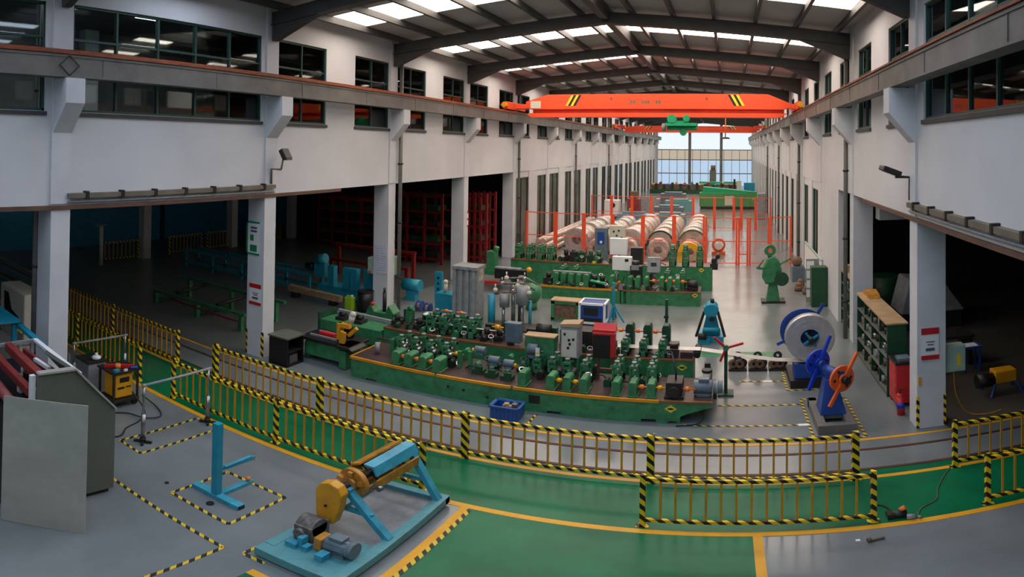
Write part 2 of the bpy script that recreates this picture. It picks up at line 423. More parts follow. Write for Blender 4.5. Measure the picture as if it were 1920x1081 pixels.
# brown steel edge under the lintels
struct('trim_1', MB().box(XL - 0.31, XL + 0.05, YB, 15.2, LZ - 0.09, LZ - 0.003), 'trim')
struct('trim_2', MB().box(XR - 0.05, XR + 0.31, YB, 16.4, LZ - 0.09, LZ - 0.003), 'trim')
# crane runway beams with a rusty rail on top
for x, nm in ((-10.8, 'left'), (3.33, 'right')):
    g = MB().box(x - 0.16, x + 0.16, YB, YE, 7.23, 7.27).box(x - 0.16, x + 0.16, YB, YE, 7.63, 7.68).box(x - 0.14, x + 0.14, YB, YE, 7.27, 7.63)
    y = YB + 1.0
    while y < YE:
        g.box(x - 0.155, x + 0.155, y, y + 0.015, 7.27, 7.63); y += PITCHY / 2
    b = struct('beam_runway_' + nm, g, 'girder')
    struct('beam_rail', MB().box(x - 0.19, x + 0.19, YB, YE, 7.69, 7.73).box(x - 0.05, x + 0.05, YB, YE, 7.73, 7.80), 'railrust', b)
    if nm == 'left':
        q = MB(); c = [(-10.632, 5.68, 7.66), (-10.632, 5.9, 7.46), (-10.632, 5.68, 7.26), (-10.632, 5.46, 7.46)]
        for i in range(4): q.bar(c[i], c[(i + 1) % 4], 0.02, 0.016)
        struct('beam_diamond_mark', q, 'black', b)

# roof: frames, purlins, sheets and the translucent strips
def rz(x, base, rise=0.65):
    return base + rise * (1 - abs(x - XM) / (XR - XM))
frames = [y - 0.22 for y in colL if y > YB]
for y in frames:
    m = MB()
    for x0 in (XL, XR):
        m.prism([(x0, rz(x0, 9.2)), (XM, rz(XM, 9.2)), (XM, rz(XM, 9.54)), (x0, rz(x0, 9.54))], 'y', y - 0.1, y + 0.1)
        s = 1 if x0 < XM else -1
        m.prism([(x0, 8.75), (x0 + s * 0.16, 8.75), (x0 + s * 1.7, rz(x0 + s * 1.7, 9.2)), (x0, rz(x0, 9.2))], 'y', y - 0.09, y + 0.09)
        m.prism([(x0, rz(x0, 9.17)), (XM, rz(XM, 9.17)), (XM, rz(XM, 9.2)), (x0, rz(x0, 9.2))], 'y', y - 0.15, y + 0.15)
    struct('roof_beam_rafter', m, 'rafter')
for sgn in (-1, 1):
    for k in range(1, 7):
        x = XM + sgn * (0.25 + (k - 0.55) * 1.24)
        struct('roof_beam_purlin', MB().box(x - 0.05, x + 0.05, YB, YE, rz(x, 9.5), rz(x, 9.69)), 'rafter')
struct('roof_beam_ridge', MB().box(XM - 0.12, XM + 0.12, YB, YE, 9.92, 10.33), 'rafter')
strips = [(y + 2.0, y + 3.75) for y in frames if y + 4 < YE]
segs = []; p = YB
for a, b in strips: segs.append((p, a)); p = b
segs.append((p, YE))
for sgn, nm in ((-1, 'ceiling'), (1, 'ceiling_right')):
    xe = XM + sgn * 7.8; m = MB()
    for a, b in segs:
        m.prism([(XM, rz(XM, 9.69)), (xe, rz(xe, 9.69)), (xe, rz(xe, 9.75)), (XM, rz(XM, 9.75))], 'y', a, b)
    struct(nm, m, 'roofsheet')
    for i, (a, b) in enumerate(strips):
        xs = XM + sgn * 6.95
        m = MB().prism([(XM, rz(XM, 9.70)), (xs, rz(xs, 9.70)), (xs, rz(xs, 9.73)), (XM, rz(XM, 9.73))], 'y', a, b)
        struct('ceiling_skylight', m, 'skynear' if a < 14 else 'skyfar')
        struct('ceiling_strip', MB().prism([(xs, rz(xs, 9.69)), (xe, rz(xe, 9.69)), (xe, rz(xe, 9.75)), (xs, rz(xs, 9.75))], 'y', a, b), 'roofsheet')

# far end wall: columns, mullions, three bands of panes
m = MB()
for x in (-6.1, -1.1): m.box(x - 0.22, x + 0.22, YE - 0.3, YE, 0, 10)
for z in (5.75, 4.15, 2.0): m.box(XL, XR, YE - 0.1, YE, z - 0.07, z + 0.07)
x = XL + 0.6
while x < XR: m.box(x - 0.035, x + 0.035, YE - 0.08, YE, 0, 5.8); x += 1.24
e = struct('wall_end', m, 'girder')
struct('window_pane', MB().box(XL, XR, YE + 0.02, YE + 0.04, 5.8, 10.4), 'glassfar', e)
struct('window_pane_band', MB().box(XL, XR, YE + 0.02, YE + 0.04, 4.2, 5.75), glass('cream_glass', (232, 222, 208), 0.86), e)
struct('window_pane_low', MB().box(XL, XR, YE + 0.02, YE + 0.04, 0, 4.15), glass('blue_glass', (222, 234, 246), 0.92), e)
struct('wall_back', MB().box(-30.2, 17.5, YB - 0.3, YB, 0, 10.6), 'wall')

# rooms behind the upper windows
for s, x0, x1 in (('left', XL - 0.3, -17.2), ('right', XR + 0.3, 9.7)):
    xa, xb = sorted((x0, x1))
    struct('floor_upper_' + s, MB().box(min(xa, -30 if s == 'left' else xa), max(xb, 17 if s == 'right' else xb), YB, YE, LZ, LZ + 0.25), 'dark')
    struct('wall_upper_' + s, MB().box(x1 - 0.1, x1 + 0.1, YB, YE, LZ + 0.25, 9.6), 'innerwall')
    struct('ceiling_upper_' + s, MB().box(xa, xb, YB, YE, 9.5, 9.6), 'innerwall')
    y = YB + 4
    while y < 40:
        struct('column_upper', MB().box(x1 + (0.1 if s == 'left' else -0.5), x1 + (0.5 if s == 'left' else -0.1), y, y + 0.5, LZ + 0.25, 9.5), 'column'); y += PITCHY
# left side bay
struct('wall_shutter_left', MB().box(-29.9, -29.6, YB, 36, 0, LZ), 'bluewall')
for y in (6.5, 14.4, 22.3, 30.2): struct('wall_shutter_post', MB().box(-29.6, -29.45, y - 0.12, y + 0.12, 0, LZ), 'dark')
for y in (12.0, 17.7, 23.75, 28.9): struct('column', MB().box(-25.4, -24.95, y, y + 0.45, 0, LZ), 'column')
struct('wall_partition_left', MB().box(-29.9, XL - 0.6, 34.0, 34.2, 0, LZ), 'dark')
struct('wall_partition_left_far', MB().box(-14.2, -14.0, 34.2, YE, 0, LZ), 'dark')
# right side bay
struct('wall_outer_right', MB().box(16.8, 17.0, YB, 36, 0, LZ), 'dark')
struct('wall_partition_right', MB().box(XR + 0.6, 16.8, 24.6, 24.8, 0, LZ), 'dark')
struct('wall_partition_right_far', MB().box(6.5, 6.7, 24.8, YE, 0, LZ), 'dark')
struct('beam_right_bay', MB().box(4.4, 16.8, 17.4, 17.9, 3.9, LZ), 'column')

# lit ceiling lamps of the left bay; upper-room ones are added to brighten interiors
M['fillglow'] = emit('added_fill_glow', (240, 246, 255), 15.0)  # added fill for the upper rooms, not a known fixture
def ceiling_lamp(x, y, z, label, group, dx=0.5, dy=0.14, glow='lampglow'):
    t = Thing('ceiling_lamp', label, 'lamp', (x, y, z), group)
    t.part('housing', MB().box(x - dx, x + dx, y - dy, y + dy, z - 0.05, z), 'white')
    t.part('tube_light', MB().box(x - dx * 0.95, x + dx * 0.95, y - dy * 0.7, y + dy * 0.7, z - 0.075, z - 0.05), glow)
for k, (x, y) in enumerate(((-20.5, 15.0), (-19.8, 22.0), (-18.6, 27.0), (-27.6, 12.5))):
    ceiling_lamp(x, y, LZ, 'white strip lamp under the ceiling of the dark left bay, %s by distance' % ORD[k], 'strip lamps of the left bay')
for k, (x, y, sd) in enumerate(((-14.2, 1.8, 'left'), (-13.6, 4.0, 'left'), (-14.0, 7.2, 'left'), (-13.6, 9.8, 'left'), (6.3, 7.4, 'right'), (5.6, 9.4, 'right'), (5.8, 12.9, 'right'), (6.0, 16.5, 'right'))):
    ceiling_lamp(x, y, 9.5, 'added fill lamp behind the upper %s windows, %s along the wall' % (sd, ORD[k if sd == 'left' else k - 4]), 'added fill lamps of the upper rooms', 0.35, 0.5, 'fillglow')
# ================================================================ safety barriers
def barrier(x0, y, length, label, group, post=0.075, left=True, right=True, nb=None):
    t = Thing('safety_barrier', label, 'barrier', (x0, y, 0), group)
    h = 0.96
    for s, ok in ((0, left), (1, right)):
        if not ok: continue
        x = x0 + s * length
        m = MB().box(x - post / 2, x + post / 2, y - post / 2, y + post / 2, 0.012, h + 0.05).box(x - 0.09, x + 0.09, y - 0.06, y + 0.06, 0, 0.012)
        t.part('post', m, 'hazard')
    a, b = x0 + post / 2, x0 + length - post / 2
    t.part('top_rail', MB().box(a, b, y - 0.03, y + 0.03, h - 0.06, h), 'hazard', bevel=0.006)
    t.part('bottom_rail', MB().box(a, b, y - 0.03, y + 0.03, 0.10, 0.16), 'hazard', bevel=0.006)
    nb = nb or round((b - a) / 0.21) - 1
    for k in range(1, nb + 1):
        x = a + (b - a) * k / (nb + 1)
        t.part('baluster', MB().box(x - 0.016, x + 0.016, y - 0.014, y + 0.014, 0.16, h - 0.06), 'baluster')
    return t
GF, GB = 'striped barriers along the near edge of the green aisle', 'striped barriers along the rails'
FY, BY = 8.36, 9.78
barrier(-10.55, FY, 3.04, 'yellow and black striped barrier behind the two thin steel posts', GF)
barrier(-7.51, FY, 3.03, 'yellow and black striped barrier just behind the teal mandrel machine', GF, left=False)
barrier(-1.13, FY, 3.17, 'near striped barrier standing alone over the green floor in front of the yellow divider line', GF)
barrier(3.77, FY, 3.2, 'near striped barrier at the right edge beyond the gap with scrap on the floor', GF)
barrier(-14.9, FY, 3.05, 'striped barrier behind the yellow welding machine, near side of the aisle', GF)
barrier(-17.98, FY, 3.05, 'striped barrier hidden partly by the first white column, near side of the aisle', GF, right=False)
BP = 0.115
barrier(-10.75, BY, 3.14, 'striped barrier along the rails in front of the black cabinet and column', GB, BP)
barrier(-7.61, BY, 3.2, 'striped barrier along the rails in front of the left end of the green tube mill', GB, BP, left=False)
barrier(-4.41, BY, 3.21, 'striped barrier along the rails in front of the blue plastic bin', GB, BP, left=False)
barrier(-1.20, BY, 3.28, 'striped barrier along the rails between the thick post and the blue and orange uncoiler', GB, BP, left=False)
barrier(3.80, BY, 3.2, 'striped barrier along the rails at the foot of the near white column', GB, 0.08)
barrier(-15.3, BY, 3.1, 'striped barrier along the rails in the dark bay left of the opening gap', GB, 0.08)
barrier(-18.4, BY, 3.1, 'striped barrier along the rails deep in the dark bay beside the first column', GB, 0.08, right=False)

# ================================================================ teal mandrel machine (foreground)
t = Thing('mandrel_machine', 'teal A-frame mandrel machine with ochre drum and yellow gear guard on a worn teal deck', 'machine', (-4.45, 6.75, 0))
DZ = 0.17
deck = MB().box(-5.18, -3.92, 5.42, 6.35, 0.10, DZ).box(-4.06, -3.90, 5.42, 8.14, 0.05, DZ + 0.02).box(-5.18, -5.02, 5.6, 8.14, 0.05, DZ + 0.01)
deck.box(-5.18, -3.90, 8.0, 8.14, 0.05, DZ + 0.01).box(-5.18, -3.9, 5.42, 5.5, 0.03, 0.10)
t.part('deck', deck, 'tealdeck', bevel=0.008)
t.part('floor_pan', MB().box(-5.02, -4.06, 6.35, 8.0, 0.06, 0.10), 'greysteel', label='oil-stained grey pan')
for y, ax in ((6.62, -4.70), (7.96, -4.52)):
    zt = 0.88 if y < 7 else 1.02
    f = MB().bar((ax + 0.05, y, zt), (-4.0, y, DZ), 0.09, 0.13, (0, 1, 0)).bar((ax - 0.05, y, zt), (-5.08, y, DZ), 0.09, 0.13, (0, 1, 0))
    f.bar((-4.86, y, 0.52), (-4.25, y, 0.52), 0.06, 0.07).box(ax - 0.13, ax + 0.13, y - 0.07, y + 0.07, zt - 0.10, zt + 0.04)
    t.part('end_frame', f, 'teal', bevel=0.006)
A, B = Vector((-4.70, 6.52, 0.92)), Vector((-4.50, 8.02, 1.00))
ax = (B - A).normalized()
t.part('shaft', MB().cyl(A - ax * 0.12, B + ax * 0.1, 0.055), 'darksteel')
P = lambda s, a, rr: A + ax * s + Vector((math.cos(a), 0, math.sin(a))) * rr
for k in range(4):
    a = PI / 4 * 1.2 + k * PI / 2
    m = MB(); a0, a1 = a - 0.62, a + 0.62
    vs = [P(s, q, rr) for s in (0.45, 1.38) for q, rr in ((a0, 0.235), (a, 0.275), (a1, 0.235), (a1, 0.205), (a, 0.235), (a0, 0.205))]
    m.add(vs, [(0, 1, 2, 3, 4, 5), (11, 10, 9, 8, 7, 6)] + [(i, (i + 1) % 6, 6 + (i + 1) % 6, 6 + i) for i in range(6)])
    t.part('drum_segment', m, 'teal' if k == 0 else 'drum', label='teal drum segment' if k == 0 else None)
    t.part('spoke', MB().bar(P(0.6, a, 0.03), P(0.6, a, 0.23), 0.03), 'darksteel'); t.part('spoke', MB().bar(P(1.2, a, 0.03), P(1.2, a, 0.23), 0.03), 'darksteel')
d = t.part('hub_disc', MB().cyl(A + ax * 0.22, A + ax * 0.30, 0.24, 24).cyl(A + ax * 0.14, A + ax * 0.22, 0.12, 18), 'drum')
for k in range(5):
    a = 0.3 + k * 2 * PI / 5
    t.part('slide_block', MB().cb(P(0.20, a, 0.17), (0.09, 0.09, 0.07), ry=-a), 'drum', d)
t.part('grip_roller', MB().cyl(P(0.40, -0.4, 0.30), P(0.46, -0.4, 0.30), 0.05), 'steel', label='bare steel roller')
g = [(-4.98, 0.90), (-4.90, 1.03), (-4.76, 1.08), (-4.62, 1.04), (-4.55, 0.92), (-4.60, 0.62), (-4.68, 0.34), (-4.90, 0.30), (-4.96, 0.45)]
t.part('gear_guard', MB().prism(g, 'y', 6.34, 6.50), 'guard', bevel=0.015)
t.part('guard_bolt', MB().cyl((-4.80, 6.345, 0.66), (-4.80, 6.32, 0.66), 0.02), 'black')
t.part('gearbox', MB().box(-4.98, -4.70, 5.92, 6.30, DZ, 0.46).cyl((-4.98, 6.1, 0.40), (-4.70, 6.1, 0.40), 0.16).cyl((-4.86, 5.92, 0.34), (-4.86, 5.86, 0.34), 0.09), 'debris', bevel=0.01)
t.part('belt_cover', MB().box(-4.60, -4.48, 5.84, 6.06, DZ + 0.02, 0.42), 'drum', bevel=0.02)
mo = t.part('motor', MB().cyl((-4.46, 5.96, 0.33), (-4.14, 5.96, 0.33), 0.125, 18).cyl((-4.14, 5.96, 0.33), (-4.06, 5.96, 0.33), 0.135, 18).box(-4.40, -4.20, 5.88, 6.04, 0.44, 0.50).box(-4.42, -4.16, 5.86, 6.06, DZ, 0.22), 'motor', bevel=0.005)
for k in range(10):
    a = k * 2 * PI / 10
    t.part('cooling_fin', MB().bar((-4.44, 5.96 + 0.125 * math.cos(a), 0.33 + 0.125 * math.sin(a)), (-4.16, 5.96 + 0.125 * math.cos(a), 0.33 + 0.125 * math.sin(a)), 0.018), 'motor', mo)
for q in ((-4.70, -4.62, 5.74, 5.86, 0.26), (-4.44, -4.32, 5.66, 5.82, 0.28), (-4.95, -4.78, 5.72, 5.84, 0.25), (-4.80, -4.72, 5.78, 5.9, 0.36)):
    t.part('bracket', MB().box(q[0], q[1], q[2], q[3], DZ, q[4]), 'teal', label='bright teal bracket')

# ================================================================ teal T-stand
t = Thing('pipe_stand', 'tall teal steel post on a T-shaped foot inside a taped rectangle', 'stand', (-6.72, 6.2, 0))
t.part('post', MB().box(-6.79, -6.67, 6.14, 6.26, 0.06, 1.47), 'turq', bevel=0.008)
t.part('foot', MB().box(-7.22, -6.2, 6.13, 6.27, 0, 0.08).box(-6.78, -6.68, 6.27, 6.95, 0, 0.07), 'teal', bevel=0.006)
t.part('arm', MB().bar((-6.71, 6.25, 0.57), (-6.66, 6.92, 0.57), 0.05, 0.06).box(-6.70, -6.64, 6.3, 6.86, 0.605, 0.625), 'teal')
t.part('stop_knob', MB().sph((-6.72, 6.86, 0.115), 0.045), 'orange', label='orange stop knob')
t.part('stop_knob', MB().sph((-6.64, 6.93, 0.53), 0.02), 'orange')
t.part('end_cap', MB().box(-6.202, -6.19, 6.14, 6.26, 0.005, 0.075), 'black', label='black end cap')
single('floor_plug', MB().cyl((-6.62, 5.98, 0), (-6.62, 5.98, 0.02), 0.06, 16), 'black', 'round black plug lying on the floor beside the teal post foot', 'plug', (-6.62, 5.98, 0))
single('floor_plug', MB().cyl((-7.55, 5.9, 0), (-7.55, 5.9, 0.02), 0.035, 12), 'darksteel', 'small dark disc lying alone on grey floor near the long taped line', 'plug', (-7.55, 5.9, 0))

# ================================================================ two-post bar rests
def bar_rest(x, y0, y1, z, label, base=True):
    t = Thing('bar_rest', label, 'stand', (x, y0, 0), 'two-post bar rests by the aisle')
    for y in (y0, y1):
        p = t.part('post', MB().cyl((x, y, 0.05), (x, y, 0.66), 0.042).cyl((x, y, 0.66), (x, y, z), 0.022), 'steel')
        q = t.part('foot', MB().cb((x, y, 0.03), (0.34, 0.05, 0.04), rz=0.6).cb((x, y, 0.03), (0.34, 0.05, 0.04), rz=-0.7).cyl((x, y, 0.03), (x, y, 0.12), 0.06), 'darksteel')
    t.part('bar', MB().cyl((x, y0 - 0.02, z), (x, y1 + 0.06, z), 0.028).cyl((x, y0 - 0.04, z), (x, y0 + 0.04, z), 0.036), 'greysteel')
    return t
bar_rest(-9.06, 6.50, 8.06, 1.28, 'thin grey bar resting on two steel posts inside the narrow taped rectangle')
bar_rest(-12.25, 6.80, 8.2, 1.14, 'thin grey bar on steel posts beside the grey bin, left of the taped rectangle')

# ================================================================ stainless machine, left edge
t = Thing('sheet_metal_machine', 'large open stainless machine with dark red beams inside and a chamfered end panel', 'machine', (-9.6, 4.1, 0))
prof = [(3.74, 0.10), (5.05, 0.10), (5.05, 1.62), (4.92, 1.82), (4.32, 2.48), (3.74, 2.50)]
t.part('end_panel', MB().prism(prof, 'x', -7.82, -7.76), 'panelgrey', bevel=0.01)
t.part('panel_edge', MB().bar((-7.78, 3.74, 2.515), (-7.78, 4.33, 2.495), 0.12, 0.03).bar((-7.78, 4.33, 2.50), (-7.78, 5.05, 1.66), 0.12, 0.03), 'stainless')
t.part('side_panel', MB().box(-11.1, -7.82, 4.99, 5.05, 0.10, 1.62).prism([(5.05, 1.62), (5.01, 1.62), (4.29, 2.46), (4.33, 2.50)], 'x', -8.7, -7.82), 'panelgrey')
t.part('bed', MB().box(-11.1, -7.82, 3.74, 4.99, 0.0, 1.45).box(-11.1, -7.95, 3.36, 3.74, 0.0, 1.84), 'black')
t.part('rim', MB().bar((-9.75, 4.62, 2.32), (-7.84, 4.45, 2.36), 0.08, 0.05), 'white', label='white painted rim')
t.part('rim', MB().bar((-9.77, 3.3, 2.26), (-9.77, 4.62, 2.30), 0.06), 'greysteel')
t.part('rim_post', MB().box(-7.90, -7.83, 3.66, 3.735, 0.0, 2.46), 'white'); t.part('rim_post', MB().box(-9.8, -9.74, 4.54, 4.60, 1.45, 2.3), 'greysteel')
t.part('inner_wall', MB().box(-9.7, -7.84, 4.36, 4.42, 1.45, 2.2), 'darkred')
for y, z, w_ in ((4.02, 2.26, 0.13), (3.78, 2.12, 0.11)):
    t.part('cross_beam', MB().bar((-9.68, y + 0.06, z + 0.02), (-7.98, y - 0.05, z), w_, w_ + 0.02), 'darkred', bevel=0.008)
t.part('roller', MB().cyl((-9.66, 3.60, 1.98), (-7.98, 3.46, 1.95), 0.085), 'darkred')
for k in range(7):
    x = -9.5 + k * 0.24
    t.part('tooling_block', MB().box(x, x + 0.12, 4.18, 4.32, 1.45, 1.80 + 0.12 * (k % 3)).cyl((x + 0.06, 4.25, 1.8), (x + 0.06, 4.25, 2.08), 0.03), ('white', 'darksteel', 'blue')[k % 3])
t.part('tie_bar', MB().bar((-9.1, 4.32, 2.2), (-8.6, 4.34, 2.2), 0.06), 'white')
sp = [(-7.70, 3.20), (-6.88, 4.05)]
m = MB(); nx, ny = 0.011, -0.0106
m.add([(sp[0][0], sp[0][1], 0.012), (sp[1][0], sp[1][1], 0), (sp[1][0], sp[1][1], 2.29), (sp[0][0], sp[0][1], 2.27),
       (sp[0][0] + nx, sp[0][1] + ny, 0.012), (sp[1][0] + nx, sp[1][1] + ny, 0), (sp[1][0] + nx, sp[1][1] + ny, 2.29), (sp[0][0] + nx, sp[0][1] + ny, 2.27)],
      [(0, 1, 2, 3), (7, 6, 5, 4), (0, 4, 5, 1), (1, 5, 6, 2), (2, 6, 7, 3), (3, 7, 4, 0)])
single('metal_sheet', m, 'stainless', 'tall plain stainless sheet standing upright in front of the dark end panel', 'sheet', (-7.3, 3.6, 0))
t = Thing('feed_table', 'turquoise and white feed table behind the red beams at the left edge', 'machine', (-11.9, 4.8, 0), )
t.part('table_top', MB().prism([(-13.2, 2.02), (-11.7, 2.02), (-11.7, 2.08), (-13.2, 2.10)], 'y', 4.62, 5.2), 'turq')
t.part('side_rail', MB().bar((-12.6, 5.26, 1.96), (-10.4, 5.12, 1.90), 0.12, 0.08), 'turq')
t.part('edge_rail', MB().bar((-13.2, 4.60, 2.10), (-11.7, 4.60, 2.10), 0.06), 'white')
for x in (-12.9, -11.85): t.part('leg', MB().box(x - 0.05, x + 0.05, 5.07, 5.17, 0, 1.96), 'turq')
t = Thing('cream_machine', 'boxy cream machine with a rounded dark opening behind the first white column', 'machine', (-14.0, 6.1, 0))
t.part('housing', MB().box(-14.7, -13.2, 5.95, 6.5, 0.9, 2.2).box(-14.6, -13.3, 5.9, 6.6, 0, 0.9), 'cream', bevel=0.03)
t.part('opening', MB().prism([(-14.4, 2.05), (-14.4, 1.6), (-14.2, 1.42), (-13.6, 1.42), (-13.5, 1.55), (-13.95, 1.65), (-14.15, 2.05)], 'y', 5.93, 5.96), 'black')
t.part('guard_rail', MB().tube([(-14.7, 5.9, 1.0), (-14.0, 5.86, 1.25), (-13.2, 5.9, 1.25)], 0.03), 'amber')

# welding set on a trolley, cabinet and cables
t = Thing('welding_machine', 'yellow welding machine on a dark trolley with tools on its tray', 'welder', (-10.95, 7.2, 0))
w_ = t.part('housing', MB().box(-11.2, -10.75, 6.98, 7.42, 0.22, 0.80), 'amber', bevel=0.03)
t.part('control_panel', MB().box(-10.752, -10.742, 7.08, 7.32, 0.60, 0.72), 'black', w_)
t.part('front_lettering', MB().box(-10.752, -10.741, 7.03, 7.20, 0.44, 0.49).box(-10.752, -10.741, 7.24, 7.36, 0.46, 0.49), 'black', w_)
t.part('tray', MB().box(-11.3, -10.65, 6.85, 7.55, 0.86, 0.90), 'darksteel')
for x in (-11.25, -10.7):
    for y in (6.9, 7.5): t.part('upright', MB().box(x - 0.02, x + 0.02, y - 0.02, y + 0.02, 0.1, 0.86), 'darksteel')
t.part('base', MB().box(-11.28, -10.66, 6.88, 7.52, 0.14, 0.20), 'darksteel')
for x in (-11.2, -10.74):
    for y in (6.95, 7.45): t.part('wheel', MB().cyl((x - 0.03, y, 0.075), (x + 0.03, y, 0.075), 0.075), 'rubber')
tag(MB().bar((-11.1, 6.9, 0.945), (-10.75, 7.45, 0.945), 0.07, 0.07).build('angle_grinder', M['red'], None), 'red bar-shaped tool lying on the welding trolley tray', 'tool', 'tools on the trolley tray')
tag(MB().cyl((-10.86, 7.1, 0.91), (-10.86, 7.1, 1.03), 0.06).build('paint_tin', M['orange'], None), 'small orange tin on the welding trolley tray', 'tin', 'tools on the trolley tray')
tag(MB().cyl((-10.72, 7.32, 0.935), (-10.68, 7.48, 0.935), 0.035).build('hand_torch', M['blue'], None), 'blue hand tool on the trolley tray beside the orange tin', 'tool', 'tools on the trolley tray')
tag(MB().box(-10.80, -10.70, 6.93, 7.05, 0.90, 0.945).build('small_box', M['turq'], None), 'small light blue box at the front of the trolley tray', 'box', 'tools on the trolley tray')
tag(MB().box(-10.70, -10.66, 7.14, 7.22, 0.90, 0.95).build('small_box', M['white'], None), 'small white packet on the trolley tray edge', 'box', 'tools on the trolley tray')
t = Thing('grey_bin', 'grey steel bin with black lid beside the foot of the first white column', 'bin', (-11.75, 7.0, 0))
t.part('body', MB().box(-12.05, -11.5, 6.75, 7.2, 0, 0.86), 'greysteel', bevel=0.01)
t.part('lid', MB().box(-12.07, -11.48, 6.73, 7.22, 0.86, 0.90), 'darksteel')
single('hard_hat', MB().sph((-11.62, 7.02, 0.955), 0.11, sz=0.55).cyl((-11.62, 7.02, 1.0), (-11.62, 7.02, 1.06), 0.03), 'white', 'white hard hat shaped cap on top of the grey bin', 'hat', (-11.62, 7.02, 0.9))
def cable(pts, r, m, label, sub=6):
    P = [Vector(p) for p in pts]; out = []
    for i in range(len(P) - 1):
        p0, p1, p2, p3 = P[max(i - 1, 0)], P[i], P[i + 1], P[min(i + 2, len(P) - 1)]
        for k in range(sub):
            q = k / sub
            out.append(0.5 * ((2 * p1) + (p2 - p0) * q + (2 * p0 - 5 * p1 + 4 * p2 - p3) * q * q + (3 * p1 - p0 - 3 * p2 + p3) * q ** 3))
    out.append(P[-1])
    return single('cable', MB().tube(out, r, 6), m, label, 'cable', tuple(P[0]))
cable([(-10.6, 7.3, 0.4), (-10.2, 7.35, 0.05), (-9.9, 7.0, 0.018), (-9.75, 6.6, 0.018), (-9.5, 6.3, 0.018), (-9.55, 5.9, 0.018), (-9.2, 5.5, 0.018)], 0.016, 'rubber', 'black welding cable looping across the floor from the yellow welder')
cable([(-10.6, 7.55, 0.25), (-10.3, 7.7, 0.05), (-9.85, 7.5, 0.03), (-9.9, 7.15, 0.05), (-10.35, 7.0, 0.03), (-10.6, 6.6, 0.018)], 0.014, 'rubber', 'black hose coiled at the foot of the yellow welder')

# bits on the floor at the right
t = Thing('cutting_tool', 'small dark hand grinder with orange grip left on the green floor beside the barrier end', 'tool', (2.45, 8.38, 0))
t.part('body', MB().cyl((2.30, 8.40, 0.07), (2.52, 8.36, 0.07), 0.065).box(2.24, 2.34, 8.33, 8.48, 0.0, 0.11), 'black')
t.part('grip', MB().cyl((2.44, 8.42, 0.12), (2.52, 8.42, 0.17), 0.045), 'orange')
t.part('head', MB().cyl((2.50, 8.30, 0.05), (2.62, 8.28, 0.05), 0.05).sph((2.68, 8.27, 0.035), 0.033), 'greysteel')
cable([(2.35, 8.5, 0.05), (2.3, 8.75, 0.02), (2.12, 8.85, 0.015), (2.1, 8.7, 0.015)], 0.012, 'rubber', 'short black cord curling behind the small grinder on the green floor')
cable([(2.66, 8.3, 0.015), (2.80, 8.55, 0.012), (3.1, 8.75, 0.012), (3.25, 9.1, 0.012), (3.5, 9.5, 0.012), (3.7, 9.75, 0.012)], 0.010, 'brick', 'thin brown cord running across the green aisle to the barrier post')
single('bolt', MB().cyl((1.86, 7.80, 0.022), (2.06, 7.84, 0.022), 0.02).cyl((1.82, 7.79, 0.04), (1.87, 7.80, 0.04), 0.04, 6), 'brick', 'long rusty bolt lying on the grey floor near the yellow line', 'bolt', (1.9, 7.8, 0))
single('paper_scrap', MB().box(1.68, 1.74, 7.84, 7.89, 0, 0.012), 'white', 'tiny white scrap on the grey floor left of the rusty bolt', 'scrap', (1.7, 7.86, 0))

single('panel_board', MB().box(-11.55, -11.22, 6.10, 6.14, 0, 1.32), 'panelgrey', 'narrow olive board standing against the far side of the first white column', 'board', (-11.4, 6.12, 0))
# ================================================================ tube mills
def gear_housing(t, x, y, z, w=0.17, d=0.36, h=0.34, m='green'):
    q = MB().prism([(x - w / 2, z), (x + w / 2, z), (x + w / 2, z + h * 0.88), (x + w * 0.32, z + h), (x - w * 0.32, z + h), (x - w / 2, z + h * 0.88)], 'y', y - d / 2, y + d / 2)
    q.box(x - w * 0.62, x + w * 0.62, y - d * 0.55, y + d * 0.55, z, z + 0.03)
    o = t.part('gear_housing', q, m, bevel=0.012)
    t.part('cover_plate', MB().box(x - w * 0.3, x + w * 0.3, y - d / 2 - 0.006, y - d / 2, z + 0.06, z + h * 0.45), m, o)
    t.part('drive_shaft', MB().cyl((x, y + d / 2, z + h * 0.6), (x, y + d / 2 + 0.4, z + h * 0.68), 0.028), 'darksteel', o)
    return o
def coupling(t, x, y, z, m='orange', r=0.055, ln=0.09):
    t.part('shaft_coupling', MB().cyl((x - ln / 2, y, z), (x + ln / 2, y, z), r, 14).cyl((x - 0.16, y, z), (x + 0.16, y, z), 0.022, 8), m)
